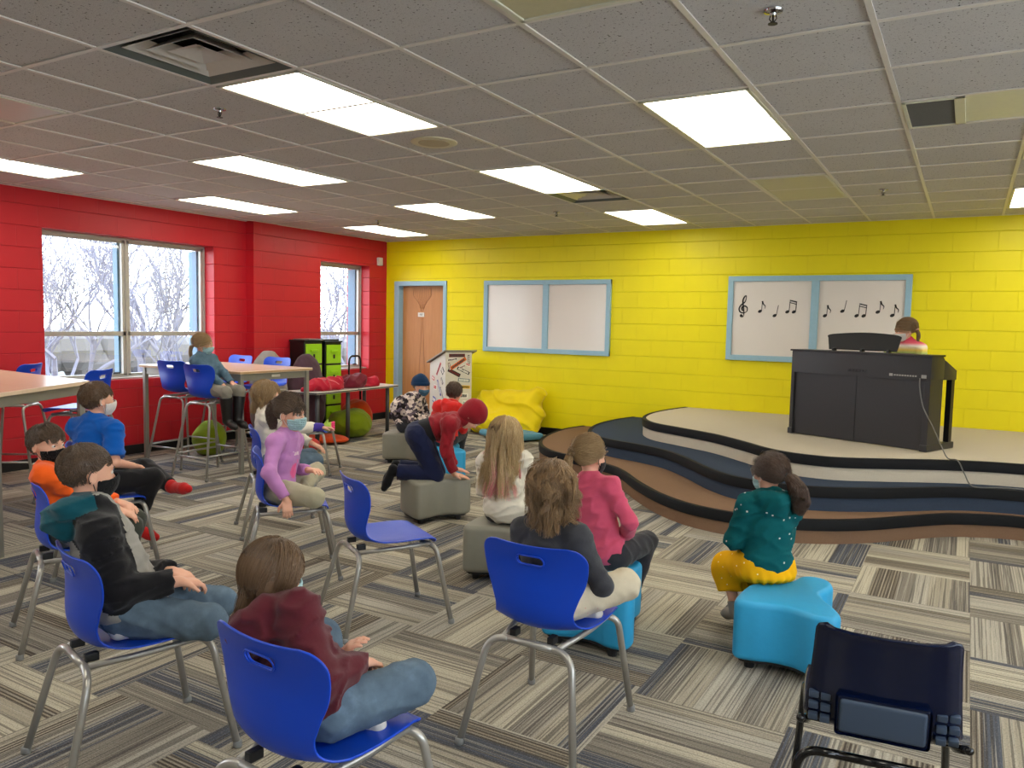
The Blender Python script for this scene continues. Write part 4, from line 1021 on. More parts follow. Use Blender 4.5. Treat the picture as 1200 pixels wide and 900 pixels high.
bag('floor_cushion', (-6.75, 7.08, .045), (.30, .22, .06), M['bborange'], 'flat orange cushion on the floor in front of the lime green bean bag', 13, 'cushion')
bag('floor_cushion', (-6.55, 6.35, .08), (.3, .26, .10), M['bbred'], 'red cushion on the floor behind the booted girl at the high table', 14, 'cushion')
def yb(p, d):
    # slumped rectangular sack leaning on the wall with a pinched upper right corner
    q = (p - F3((-5.40, 9.14, .30))); tl = q.copy(); tl[:, 1] = q[:, 1] * .97 + q[:, 2] * .24 * -1; sag = .10 * np.clip(-q[:, 0], 0, .6)
    d = rbox(np.stack([tl[:, 0], tl[:, 1], q[:, 2] + sag], 1), (0, 0, 0), (.50, .15, .30), .14)
    d = smin(d, ell(p, (-4.96, 9.20, .56), (.12, .10, .10)), .08)
    d = smin(d, ell(p, (-5.50, 9.00, .16), (.42, .24, .17)), .10)
    d = smin(d, cone(p, (-4.90, 9.10, .30), (-4.93, 8.98, .06), .09, .07), .06)
    fold = .022 * np.clip(1 - 1.4 * np.abs(np.sin(q[:, 0] * 7 + q[:, 2] * 13 + 1.4 * np.sin(q[:, 0] * 6 + 2))), 0, 1) ** 1.5
    return smax(d - fold, p[:, 1] - 9.375, .02)
bag('bean_bag', (-5.40, 9.06, .30), (.56, .34, .36), M['bbyel'], 'large yellow bean bag slumped against the yellow wall', 21, wr=.022, fr=16, extra=yb)
bag('floor_cushion', (-5.10, 8.72, .06), (.52, .46, .12), M['bbteal'], 'flat teal blue floor cushion in front of the yellow bean bag', 22, 'cushion', wr=.008, extra=lambda p, d: rbox(p, (-5.10, 8.74, .06), (.36, .30, .045 ), .045, np.array([[.86, .5, 0], [-.5, .86, 0], [0, 0, 1]], np.float32)))

# ------------------------------------------------------------------ storage towers with green drawers
M['tow'] = plain('black cart plastic', (20, 20, 22), .4); M['lime'] = plain('lime green plastic', (150, 204, 24), .35)
for k, (y0, y1, zt, lab) in enumerate(((7.40, 7.73, 1.215, 'black storage tower with lime green drawers, the left one, behind the plum bean bag'), (7.78, 8.10, 1.20, 'black storage tower with lime green drawers, the right one, by the small window'))):
    e = empty('storage_tower', (-7.585, (y0 + y1) / 2, 0), 0, lab, 'drawers', 'black towers with lime drawers beside the small window'); h_ = (y1 - y0) / 2; xw = .135
    b = MB(); b.box(-xw, xw - .01, -h_, h_, .05, zt, .01, 2); b.build('frame', M['tow'], e)
    b = MB(); b.box(-xw - .005, xw + .008, -h_ - .008, h_ + .008, zt, zt + .02, .006, 2); b.build('top', M['tow'], e)
    n = 4; dh = (zt - .09) / n
    for j in range(n):
        z0 = .07 + j * dh
        b = MB(); b.box(xw - .012, xw + .008, -h_ + .022, h_ - .022, z0 + .012, z0 + dh - .012, .008, 2); dr = b.build('drawer', M['lime'], e)
        b = MB(); b.box(xw + .006, xw + .026, -.07, .07, z0 + dh * .58, z0 + dh * .70, .006, 2); b.build('handle', M['lime'], dr)
        b = MB(); b.box(xw + .008, xw + .012, -.02, .015, z0 + dh * .28, z0 + dh * .48, .002, 1); b.build('latch', M['tow'], dr)
    for sy in (-1, 1):
        for sx in (-1, 1): b = MB(); b.tube([(sx * .09 - .012, sy * (h_ - .04), .026), (sx * .09 + .012, sy * (h_ - .04), .026)], .026, 14); b.build('caster', M['tow'], e, True)
b = MB(); b.box(-.12, .12, -.17, .17, 0, .012, .003, 1, M=Matrix.Rotation(R(12), 4, 'Z')); tag(b.build('paper_tray', plain('grey tray', (126, 124, 122), .4), None, loc=(-7.585, 7.60, 1.236)), 'flat grey tray lying on top of the left storage tower', 'tray')
b = MB(); b.box(-.11, .11, -.15, .15, 0, .022, .004, 1); tag(b.build('binder', M['tow'], None, loc=(-7.59, 7.92, 1.221), rz=R(-8)), 'thin black binder lying on top of the right storage tower', 'binder')
e = empty('hand_truck', (-7.50, 8.42, 0), 0, 'black folding hand truck with a looped handle beside the small window', 'hand truck')
b = MB(); b.tube(bend([(0, -.12, .05), (0, -.12, .95), (.0, -.08, 1.0), (0, .08, 1.0), (0, .12, .95), (0, .12, .05)], .08, 8), .014, 10); b.build('handle', M['blkpaint'], e, True)
b = MB(); b.box(-.01, .2, -.15, .15, .0, .015, .004, 1); b.build('toe_plate', M['blkpaint'], e)
b = MB()
for z in (.3, .6): b.tube([(0, -.12, z), (0, .12, z)], .01, 8)
b.build('cross_bar', M['blkpaint'], e, True)
for sy in (-1, 1): b = MB(); b.tube([(-.06, sy * .13, .07), (-.06, sy * .17, .07)], .07, 20); b.build('wheel', M['blkpaint'], e)

# ------------------------------------------------------------------ coats on the low tables
M['coat1'] = cloth('crimson coat', (176, 24, 48), rough=.6, bump=.4); M['coat2'] = cloth('maroon coat', (104, 18, 40), rough=.6, bump=.4); M['coatpipe'] = plain('pale pink piping', (226, 130, 140), .5)
def coat(name, c, r, m, label, seed, ang=0):
    c = np.array(c, float); ca, sa = math.cos(ang), math.sin(ang); Rm = np.array([[ca, -sa, 0], [sa, ca, 0], [0, 0, 1]], np.float32)
    def fn(p):
        d = ell(p, c, r, Rm); d = smin(d, ell(p, c + Rm @ np.array([r[0] * .3, r[1] * .5, r[2] * .25]), np.array(r) * (.55, .4, .9), Rm), .05)
        d = smin(d, cone(p, c + Rm @ np.array([0, -r[1] * .6, -.02]), c + Rm @ np.array([r[0] * .2, -r[1] * 1.35, -.03]), .04, .03), .04)
        d = d - .030 * np.clip(1 - 1.5 * np.abs(nz(p, 22, seed)), 0, 1) ** 1.5 + .012 + .012 * nz(p, 40, seed + 3)
        return smax(d, -(p[:, 2] - .653), .01)
    V, Q = surf(fn, c - np.array([.5, .6, .1]), c + np.array([.5, .6, .25]), .008)
    o = np_obj(name, V - c, Q, m); o.location = c; return tag(o, label, 'coat', 'coats thrown on the low tables')
cA = coat('coat', (-6.76, 7.05, .70), (.15, .28, .095), M['coat1'], 'crimson coat with pink piping heaped on the nearer low table', 31)
b = MB()
for pts in ([(-.02, -.10, .10), (.06, -.04, .085), (.10, .05, .06), (.14, .10, .02)], [(.03, .08, .10), (.09, .15, .075), (.13, .2, .03)]): b.tube(catmull(pts, 6), .006, 6)
b.build('piping', M['coatpipe'], cA, True)
coat('coat', (-6.78, 7.56, .705), (.13, .22, .10), M['coat2'], 'maroon coat heaped beside the crimson coat at the join of the low tables', 35)
coat('coat', (-6.74, 7.86, .69), (.10, .10, .07), M['coat1'], 'small crimson bundle at the far end of the heaped coats', 38)
# ================================================================== people
def V3(a): return np.array(a, float)
def nrm(a): a = np.asarray(a, float); return a / (np.linalg.norm(a) + 1e-12)
def frame_yup(fwd, up):
    up = nrm(up); fwd = np.asarray(fwd, float); fwd = nrm(fwd - up * (fwd @ up)); rt = np.cross(fwd, up); return np.stack([rt, fwd, up], 1)   # columns right, forward, up
def dirdeg(d): return np.array([math.cos(R(d)), math.sin(R(d)), 0.0])
def ik(a, t, l1, l2, pole):
    a = V3(a); t = V3(t); v = t - a; d = np.linalg.norm(v); dm = (l1 + l2) * 0.998; dmin = abs(l1 - l2) + .02
    if d > dm: t = a + v / d * dm; d = dm
    if d < dmin: t = a + nrm(v) * dmin; d = dmin
    u = (t - a) / d; x = (d * d + l1 * l1 - l2 * l2) / (2 * d); y = math.sqrt(max(l1 * l1 - x * x, 0)); pl = V3(pole); pl = pl - u * (pl @ u)
    return a + u * x + nrm(pl) * y, t

class SDF:
    """union of primitives, each only evaluated near its own bounds"""
    def __init__(s): s.L = []
    def cone(s, a, b, ra, rb, k=.02, cut=None):
        a = V3(a); b = V3(b); c = (a + b) / 2; r = np.linalg.norm(a - b) / 2 + max(ra, rb)
        if cut is None: f = lambda p: cone(p, a, b, ra, rb)
        else: n = nrm(b - a); f = lambda p: smax(cone(p, a, b, ra, rb), (p - F3(b)) @ F3(n) - cut, .004)
        s.L.append((f, F3(c), r, k)); return s
    def ell(s, c, r, M_=None, k=.02): s.L.append((lambda p: ell(p, c, r, M_), F3(c), max(r), k)); return s
    def fn(s, f, c, r, k=.02): s.L.append((f, F3(c), r, k)); return s
    def __call__(s, p):
        D = np.full(len(p), 1.0, np.float32)
        for f, c, r, k in s.L:
            q = p - c; dist = np.sqrt((q * q).sum(1)) - r
            m = dist < .07
            D = np.where(m, D, np.minimum(D, np.maximum(dist, .03)))
            if m.any():
                d = f(p[m]).astype(np.float32); D[m] = smin(D[m], d, k)
        return D
    def bounds(s, pad=.05):
        lo = np.min([c - r for f, c, r, k in s.L], 0) - pad; hi = np.max([c + r for f, c, r, k in s.L], 0) + pad; return lo, hi

M['tooth'] = plain('eye white', (222, 216, 208), .25, var=.02); M['iris'] = plain('dark iris', (46, 32, 24), .15)
def skinm(name, c):
    t = NT(name); v = t.coord(); n = t.noise(v, 18, 4, .6); a = lin(c); lo = (a[0] * .93, a[1] * .84, a[2] * .82, 1); hi = (min(1, a[0] * 1.05), a[1] * 1.03, a[2] * 1.03, 1)
    t.set(Base_Color=t.mix(n, lo, hi), Roughness=.52); t.b.inputs['Subsurface Weight'].default_value = .12; t.b.inputs['Subsurface Radius'].default_value = (.012, .005, .003); t.b.inputs['Specular IOR Level'].default_value = .35
    return t.mat
M['skin'] = skinm('fair skin', (222, 172, 146)); M['skin2'] = skinm('rosy skin', (214, 158, 132))
def hairm(name, c0, c1, tip=None):
    t = NT(name); a = t.new('ShaderNodeAttribute'); a.attribute_name = 'shade'; v = t.coord()
    st = [(0.0, lin(c0)), (0.45, lin(tuple((x + y) / 2 for x, y in zip(c0, c1)))), (0.5, lin(c1))]
    if tip: st += [(0.52, lin(c1)), (0.75, lin(tip)), (1.0, lin(tip))]
    t.set(Base_Color=t.ramp(t.math('DIVIDE', a.outputs['Fac'], 2.0), st), Roughness=.42); t.b.inputs['Specular IOR Level'].default_value = .45
    t.b.inputs['Sheen Weight'].default_value = .1; return t.mat

CR_C = V3((0, -.012, .028)); CR_R = V3((.073, .090, .080))
def strands(P, W, shade, sides=3):
    """P (N,K,3) centre lines, W (N,K) radii -> verts, quads, attr"""
    N, K, _ = P.shape; T = np.gradient(P, axis=1); T /= np.linalg.norm(T, axis=2, keepdims=True) + 1e-9
    ref = np.where(np.abs(T[..., 2:3]) > .9, V3((1, 0, 0)), V3((0, 0, 1))); U = np.cross(T, ref); U /= np.linalg.norm(U, axis=2, keepdims=True) + 1e-9; Wv = np.cross(T, U)
    ang = np.arange(sides) * 2 * np.pi / sides
    ring = U[:, :, None] * np.cos(ang)[None, None, :, None] + Wv[:, :, None] * np.sin(ang)[None, None, :, None]
    V = P[:, :, None] + ring * W[:, :, None, None]; V = V.reshape(-1, 3)
    base = (np.arange(N)[:, None, None] * K + np.arange(K - 1)[None, :, None]) * sides; k = np.arange(sides)[None, None, :]; k2 = (k + 1) % sides
    Q = np.stack([base + k, base + k2, base + sides + k2, base + sides + k], -1).reshape(-1, 4)
    return V, Q, np.repeat(np.broadcast_to(shade, (N, K)).reshape(-1), sides)

def grow_hair(rs, region, n, L, steps, flow, rad=.0011, off=(.006, .016), grav=0.0, wave=0.0, wfreq=3, clump=.0, nguide=60, jitter=.25, push=(), tie=None, lenvar=.25, shade_tip=None):
    """hair strands in the head frame; region(p)->bool mask of root positions"""
    r = np.random.RandomState(rs); pts = []
    while len(pts) < n:
        q = r.normal(size=(n * 4, 3)); q /= np.linalg.norm(q, axis=1, keepdims=True); q = CR_C + q * CR_R; m = region(q); pts += list(q[m])
    X = np.array(pts[:n]); Len = L * (1 + lenvar * (r.rand(n) - .6)); O = off[0] + (off[1] - off[0]) * r.rand(n) ** .8
    G = r.choice(n, nguide, replace=False); gi = np.argmin(((X[:, None] - X[G][None]) ** 2).sum(2), 1)
    jit = r.normal(size=(n, 3)) * jitter; jit = jit * .5 + jit[G][gi] * .7
    P = [X.copy()]; cur = X.copy(); dprev = np.zeros_like(cur)
    for k in range(steps):
        t = k / steps; nn = (cur - CR_C) / CR_R ** 2; nn /= np.linalg.norm(nn, axis=1, keepdims=True)
        inside = (((cur - CR_C) / (CR_R + .04)) ** 2).sum(1) < 1
        f = flow(cur, X, t); f = f - nn * (f * nn).sum(1, keepdims=True) * np.where(inside, 1, 0)[:, None]
        d = f + jit * (.3 + .7 * t) + np.array([0, 0, -1]) * grav * (t + .15); d = d + dprev * .6; d /= np.linalg.norm(d, axis=1, keepdims=True) + 1e-9; dprev = d
        cur = cur + d * (Len / steps)[:, None]
        for c, rr, ex in [(CR_C, CR_R, 1)] + list(push):
            c = V3(c); rr = V3(rr); e = (rr + O[:, None] * ex); v = (cur - c) / e; fl = np.sqrt((v ** 2).sum(1)); m = fl < 1; cur[m] = (c + (cur - c) / np.maximum(fl, .2)[:, None])[m]
        P.append(cur.copy())
    P = np.stack(P, 1)
    if clump > 0:
        t = np.linspace(0, 1, steps + 1)[None, :, None] ** 1.2; Gp = P[G][gi]; own = P - Gp; P = P - own * clump * t * (1 if tie is None else 1)
    if wave > 0:
        t = np.linspace(0, 1, steps + 1)[None, :]; ph = r.rand(nguide)[gi][:, None] * 6.28; fr = wfreq * (1 + .4 * (r.rand(nguide)[gi][:, None] - .5))
        sd = r.normal(size=(nguide, 3))[gi]; sd[:, 2] *= .2; sd /= np.linalg.norm(sd, axis=1, keepdims=True)
        P = P + sd[:, None, :] * (wave * t * np.sin(t * fr * 6.28 + ph))[..., None]
    t = np.linspace(0, 1, steps + 1)[None, :]; W = rad * (1.1 - .75 * t ** 2) * np.ones((n, 1)); sh = np.clip(.15 + .7 * r.rand(n) ** 1.2 + .25 * (r.rand(nguide)[gi] - .5), 0, 1)[:, None] + 0 * t
    if shade_tip is not None: sh = sh + shade_tip(P, gi, r)
    return P, W, sh

def tail_strands(rs, path, rad, n, hr=.0013, wave=.006, bunch=8):
    r = np.random.RandomState(rs); C_ = np.array(catmull(path, 6)); K = len(C_); t = np.linspace(0, 1, K); rd = np.interp(t, np.linspace(0, 1, len(rad)), rad)
    T = np.gradient(C_, axis=0); T /= np.linalg.norm(T, axis=1, keepdims=True); up = V3((1, 0, 0)); U = np.cross(T, up); U /= np.linalg.norm(U, axis=1, keepdims=True) + 1e-9; W_ = np.cross(T, U)
    a = r.rand(n) * 6.28; q = np.sqrt(r.rand(n)); b = r.randint(0, bunch, n); ba = b * 6.28 / bunch; a = a * .35 + ba * .65 * 1.5
    tw = (t * r.uniform(.2, 1.2))[None]; ang = a[:, None] + tw + .25 * np.sin(t[None] * 9 + b[:, None])
    P = C_[None] + (U[None] * np.cos(ang)[..., None] + W_[None] * np.sin(ang)[..., None]) * (rd[None] * q[:, None])[..., None]
    P = P + (wave * np.sin(t[None] * 14 + b[:, None] * 2.1) * t[None])[..., None] * U[None] + r.normal(size=(n, 1, 3)) * .002
    ln = np.clip(1 - .25 * r.rand(n) ** 2, .6, 1)
    P = np.stack([np.stack([np.interp(t * l, t, P[i, :, j]) for j in range(3)], -1) for i, l in enumerate(ln)])
    W = hr * (1.1 - .6 * t[None] ** 3) * np.ones((n, 1)); return P, W, np.clip(.1 + .8 * r.rand(n), 0, 1)[:, None] + 0 * t[None]

def person(name, label, s, pel, head, body, chest, hdir, hpitch=0, hroll=0, armR=None, armL=None, legR=None, legL=None, shirt=None, pants=None, hair=None, mask=None, feet=('skin', 'skin'), extra=None,
           skin='skin', hb=.005, hc=.008, noface=False, look=None, spine_mid=None, torso_w=1.0, leg_s=1.0, drop=.056, footR=None, footL=None, belly=1.0, cap=None):
    """pel, head in world metres; body/chest/hdir headings in degrees; limbs dict(hand|foot target, pole) local to body frame unless 'w'"""
    pel = V3(pel); head = V3(head); B = frame_yup(dirdeg(body), (0, 0, 1))
    def loc(t):
        if t[0] == 'w': return V3(t[1:])
        return pel + B @ (V3(t) * s)
    def ldir(t): return B @ V3(t)
    up = nrm(head - pel); Hf = frame_yup(dirdeg(hdir), (0, 0, 1))
    # pitch down positive
    cp, sp = math.cos(R(hpitch)), math.sin(R(hpitch)); Hf = Hf @ np.array([[1, 0, 0], [0, cp, sp], [0, -sp, cp]]); cr_, sr_ = math.cos(R(hroll)), math.sin(R(hroll)); Hf = Hf @ np.array([[cr_, 0, sr_], [0, 1, 0], [-sr_, 0, cr_]])
    nb = head - (Hf[:, 2] * .6 + up * .4) * .112 * s - Hf[:, 1] * .012 * s          # neck base
    C_ = frame_yup(dirdeg(chest) if np.isscalar(chest) else V3(chest), nrm(nb - pel)); U = C_[:, 2]; Rt = C_[:, 0]; Fw = C_[:, 1]
    chestc = nb - U * .115 * s; mid = pel + (nb - pel) * .38 if spine_mid is None else V3(spine_mid)
    tw = torso_w
    shR = nb - U * drop * s + Rt * .116 * s * tw; shL = nb - U * drop * s - Rt * .116 * s * tw
    hipR = pel + B @ V3((.065 * s, 0, -.01 * s)); hipL = pel + B @ V3((-.065 * s, 0, -.01 * s))
    up_a, fo_a, th, sn = .205 * s, .190 * s, .305 * s * leg_s, .290 * s * leg_s
    def arm(sh, A, sd):
        t = loc(A['hand']); e, w = ik(sh, t, up_a, fo_a, ldir(A.get('pole', (sd * .5, -.5, -.6)))); return e, w
    def leg(hp, A, sd):
        t = loc(A['foot']); return ik(hp, t, th, sn, ldir(A.get('pole', (sd * .2, .8, .6))))
    eR, wR = arm(shR, armR, 1); eL, wL = arm(shL, armL, -1); kR, aR = leg(hipR, legR, 1); kL, aL = leg(hipL, legL, -1)
    root = empty(name, (pel[0], pel[1], 0), R(body - 90), label, 'person')
    Mi = np.array(root.matrix_basis.inverted())      # world -> root local
    Rm_, Tm_ = Mi[:3, :3], Mi[:3, 3]
    def put(nm, V, Q, mats, parent, mi=None, attr=None):
        return np_obj(nm, V @ Rm_.T + Tm_, Q, mats, parent, True, mi, attr)
    sH = s * .925
    def toh(p): return (p - F3(head)) @ Hf.astype(np.float32) / sH      # world -> head frame, unscaled
    def fromh(q): return head + (q * sH) @ Hf.T
    # ---------------- body
    S = SDF()
    S.ell(chestc, (.098 * s * tw, .072 * s, .125 * s), C_, .03); S.ell(mid, (.092 * s * tw * belly, .07 * s * belly, .11 * s), C_, .04); S.ell(pel, (.108 * s, .088 * s, .085 * s), B, .04)
    S.cone(shR, shL, .036 * s, .036 * s, .03); S.cone(nb, shR, .040 * s, .034 * s, .02); S.cone(nb, shL, .040 * s, .034 * s, .02); S.cone(nb - U * .03 * s, nb + (head - nb) * .5, .042 * s, .036 * s, .02)
    for sh, e, w in ((shR, eR, wR), (shL, eL, wL)): S.cone(sh, e, .036 * s, .029 * s, .015); S.cone(e, w, .029 * s, .020 * s, .012)
    for hp, k_, a_ in ((hipR, kR, aR), (hipL, kL, aL)): S.cone(hp, k_, .064 * s, .042 * s, .012); S.cone(k_, a_, .040 * s, .026 * s, .008)
    def hand(w, e, A, sd):
        fd = nrm(w - e)
        if 'dir' in A: fd = nrm(ldir(A['dir']))
        pn = ldir(A.get('palm', (0, 0, -1))); pn = nrm(pn - fd * (pn @ fd)); sdv = np.cross(pn, fd) * (1 if sd > 0 else -1)     # towards the thumb
        cu = A.get('curl', .45); k = s
        c = w + fd * .038 * k; Mh = np.stack([sdv, fd, pn], 1)
        S.fn(lambda p, c=c, Mh=Mh: rbox(p, c, V3((.029, .036, .0125)) * k, .011 * k, Mh.astype(np.float32)), c, .055 * k, .010)
        for j in range(4):
            b0 = w + fd * (.070 - .004 * abs(j - 1.3)) * k + sdv * (.0215 - j * .0143) * k; ln = (.046, .052, .048, .038)[j] * k; ds = nrm(fd + sdv * (.10 - .07 * j)); q = b0; ang = cu * .55
            for m_ in range(3):
                l = ln * (.42, .33, .25)[m_]; dd = ds * math.cos(ang) + pn * math.sin(ang); q2 = q + dd * l; S.cone(q, q2, (.0074, .0068, .0062)[m_] * k, (.0068, .0062, .0054)[m_] * k, .003); q = q2; ang += cu * .75
        b0 = w + fd * .018 * k + sdv * .024 * k; d1 = nrm(fd * .65 + sdv * .75 + pn * .25); q = b0 + d1 * .028 * k; d2 = nrm(fd * .9 + sdv * .35 + pn * .3 * (1 + cu)); q2 = q + d2 * .024 * k
        S.cone(b0, q, .011 * k, .0085 * k, .008); S.cone(q, q2, .0082 * k, .0064 * k, .003)
        return fd
    hand(wR, eR, armR, 1); hand(wL, eL, armL, -1)
    ftd = {}
    for nm, k_, a_, A, sd in (('R', kR, aR, legR, 1), ('L', kL, aL, legL, -1)):
        fd = nrm(ldir(A['toe'])) if 'toe' in A else nrm(B[:, 1] * .9 + V3((0, 0, -.25)))
        sh_ = nrm(a_ - k_); hl = a_ + sh_ * .022 * s - fd * .02 * s; bl = a_ + fd * .095 * s + sh_ * .030 * s; tp = a_ + fd * .135 * s + sh_ * .034 * s
        S.cone(a_, hl, .027 * s, .026 * s, .01); S.cone(hl, bl, .025 * s, .028 * s, .012); S.cone(bl, tp, .027 * s, .018 * s, .01); ftd[nm] = (a_, hl, bl, tp)
    # head
    HF = Hf.astype(np.float32); hc_ = F3(head)
    def headf(p):
        q = toh(p)
        d = ell(q, CR_C, CR_R); f = ell(q, (0, .022, -.026), (.056, .066, .078)); d = smin(d, f, .035)
        d = smin(d, cone(q, (0, .052, -.088), (0, .05, -.08), .020, .02), .022)
        for sx in (-1, 1):
            d = smin(d, ell(q, (sx * .030, .060, -.026), (.022, .018, .020)), .02)                      # cheeks
            d = smax(d, -ell(q, (sx * .029, .091, .005), (.017, .013, .010)), .010)                     # sockets
            d = smin(d, ell(q, (sx * .0755, -.006, -.010), (.008, .018, .027)), .006)                   # ears
            d = smax(d, -ell(q, (sx * .086, .000, -.008), (.007, .009, .015)), .005)
        d = smin(d, ell(q, (0, .078, .018), (.035, .012, .008)), .014)                                  # brow
        d = smin(d, cone(q, (0, .083, .000), (0, .095, -.020), .006, .009), .009)                        # nose
        d = smin(d, ell(q, (0, .081, -.052), (.022, .009, .007)), .006)
        return d * sH
    S.fn(headf, head, .125 * s, .012)
    lo, hi = S.bounds(); V, Q = surf(S, lo, hi, hb)
    bd = put('body', V, Q, M[skin], root)
    for sx in (-1, 1):
        b = MB(); b.sphere((0, 0, 0), .0098 * s, n=14); o = b.build('eye', M['tooth'], bd, True); c = fromh(V3((sx * .029, .0745, .004))); o.location = Vector(Rm_ @ c + Tm_)
        gaze = fromh(V3((sx * .029 + (look or 0) * .3, .2, .0))) ; g = nrm(gaze - c); b = MB(); b.sphere((0, 0, 0), .0060 * s, n=12); o = b.build('iris', M['iris'], bd, True); o.location = Vector(Rm_ @ (c + g * .0046 * s) + Tm_)
    # ---------------- clothes
    if shirt:
        T = SDF(); e = shirt.get('e', .013) * s; w_ = shirt.get('loose', 1.0)
        T.ell(chestc, (.098 * s * tw + e, .072 * s + e, .125 * s + e), C_, .03); T.ell(mid, (.092 * s * tw * belly + e * 1.2 * w_, .07 * s * belly + e * 1.3 * w_, .115 * s + e), C_, .045); T.ell(pel + U * .01 * s, (.110 * s + e * 1.1 * w_, .090 * s + e * 1.2 * w_, .085 * s + e), B, .04)
        T.cone(shR, shL, .036 * s + e, .036 * s + e, .03); T.cone(nb - U * .008 * s, shR, .040 * s + e * .8, .036 * s + e, .025); T.cone(nb - U * .008 * s, shL, .040 * s + e * .8, .036 * s + e, .025); T.cone(nb - U * .05 * s, nb - U * .005 * s, .05 * s + e * .4, .044 * s + e * .4, .02)
        sl = shirt.get('sleeve', .93)
        for sh, el, w in ((shR, eR, wR), (shL, eL, wL)):
            if sl <= 1.0 and sl > .5:
                T.cone(sh, el, .036 * s + e * .7, .031 * s + e * .95, .032); en = el + (w - el) * ((sl - .5) * 2); T.cone(el, en, .031 * s + e * 1.1, .024 * s + e * .75, .012, cut=0.004)
            else: en = sh + (el - sh) * (sl * 2); T.cone(sh, en, .038 * s + e, .036 * s + e * 1.2, .018, cut=0.002)
        if shirt.get('hood'):
            hm = shirt['hood']; 
            for (x0, y0, z0), (x1, y1, z1), r0, r1 in (((-.07, .02, -.005), (-.065, -.055, .0), .026, .034), ((.07, .02, -.005), (.065, -.055, .0), .026, .034), ((-.06, -.06, .0), (0, -.095, -.015), .034, .042), ((.06, -.06, .0), (0, -.095, -.015), .034, .042), ((-.035, -.085, -.05), (.035, -.085, -.05), .034, .034)):
                T.cone(nb + C_ @ (V3((x0, y0, z0)) * s), nb + C_ @ (V3((x1, y1, z1)) * s), r0 * s * hm, r1 * s * hm, .02)
        wr, fq, sd_ = shirt.get('wr', .0035) * 1.25, shirt.get('fq', 75), shirt.get('seed', len(label))
        hem = shirt.get('hem', -.055); cutc = pel + U * hem * s; n_ = -U
        def fT(p):
            d = T(p); near = np.abs(d) < .05
            if near.any():
                q = p[near]; l = (q - F3(pel)) @ C_.astype(np.float32)
                d[near] = d[near] + wr * (.5 * nz(l * F3((1, 1, 1.5)), fq, sd_) - 1.5 * np.clip(1 - 1.6 * np.abs(nz(l * F3((1, 1, 1.7)), fq * .5, sd_ + 9)), 0, 1) ** 2) + wr * .3
            return smax(d, half(p, cutc, n_).astype(np.float32), .006)
        lo, hi = T.bounds(.02); V, Q = surf(fT, lo, hi, shirt.get('h', hc))
        mats = [M[k] for k in shirt['mats']]; mi = None
        if len(mats) > 1:
            Cq = V[Q].mean(1); l = (Cq - nb) @ C_ / s; aR_ = (eR - shR); 
            def near(a, b_, r): 
                ba = b_ - a; h = np.clip((Cq - a) @ ba / (ba @ ba), 0, 1); return np.linalg.norm(Cq - a - h[:, None] * ba, axis=1) < r
            info = dict(nb=nb, l=l, near=near, shR=shR, shL=shL, eR=eR, eL=eL, wR=wR, wL=wL, s=s, P=(Cq - pel) @ B / s, x=Cq); mi = shirt['pick'](info)
        put(shirt.get('name', 'shirt'), V, Q, mats, root, mi)
    if pants:
        T = SDF(); e = pants.get('e', .011) * s; ext = pants.get('len', .93)
        wc = pel + B @ V3((0, 0, pants.get('waist', .07) * s)); wn = nrm(U * .5 + V3((0, 0, .5)))
        T.fn(lambda p: smax(ell(p, pel, (.108 * s + e, .088 * s + e, .085 * s + e), B), half(p, wc, wn), .006), pel, .108 * s + e, .04)
        for hp, k_, a_ in ((hipR, kR, aR), (hipL, kL, aL)):
            T.cone(hp, k_, .067 * s + e, .047 * s + e, .025)
            en = k_ + (a_ - k_) * ext; T.cone(k_, en, .046 * s + e, (.030 * s + e * pants.get('flare', 1.0)), .018, cut=.004)
        wr, fq = pants.get('wr', .003) * 1.2, pants.get('fq', 70)
        def fP(p):
            d = T(p); near = np.abs(d) < .05
            if near.any(): q = p[near]; d[near] += wr * (.5 * nz(q, fq, 5) - 1.4 * np.clip(1 - 1.6 * np.abs(nz(q, fq * .55, 6)), 0, 1) ** 2) + wr * .3
            return d
        lo, hi = T.bounds(.02); V, Q = surf(fP, lo, hi, pants.get('h', hc)); mats = [M[k] for k in pants['mats']]; put(pants.get('name', 'pants'), V, Q, mats, root)
    for nm, key in (('R', feet[0]), ('L', feet[1])):
        if key == 'skin': continue
        a_, hl, bl, tp = ftd[nm]; kk = kR if nm == 'R' else kL; e = .006 * s if not key.startswith('boot') else .010 * s
        T = SDF(); T.cone(a_, hl, .027 * s + e, .026 * s + e, .01); T.cone(hl, bl, .025 * s + e, .028 * s + e, .012); T.cone(bl, tp, .027 * s + e, .018 * s + e, .01)
        top = a_ + (kk - a_) * (.8 if key.startswith('boot') else .2); T.cone(a_, top, (.040 if key.startswith('boot') else .029) * s + e, (.054 if key.startswith('boot') else .032) * s + e, .012, cut=.003)
        lo, hi = T.bounds(.02); V, Q = surf(lambda p: T(p) + .001 * nz(p, 60, 4), lo, hi, .006); put('boot' if key.startswith('boot') else ('shoe' if 'shoe' in key else 'sock'), V, Q, M[key.replace('boot_', '')], root)
    # ---------------- mask
    if mask:
        def fM(p):
            q = toh(p); f = smin(ell(q, (0, .022, -.026), (.056, .066, .078)), cone(q, (0, .083, .000), (0, .097, -.020), .006, .010), .02); f = smin(f, cone(q, (0, .052, -.088), (0, .05, -.08), .020, .02), .022)
            f = smin(f, ell(q, (0, .070, -.040), (.036, .034, .040)), .02)
            d = np.abs(f - .0075) - .0022; d = smax(d, q[:, 2] - (-.004 - np.abs(q[:, 0]) * .30), .002); d = smax(d, -(q[:, 2] + .098), .002); d = smax(d, -(q[:, 1] - .018 - .1 * np.abs(q[:, 2] + .045)), .003)
            if mask[1] == 'pleat': d = d + .0007 * np.sin(q[:, 2] * 420)
            return d * sH
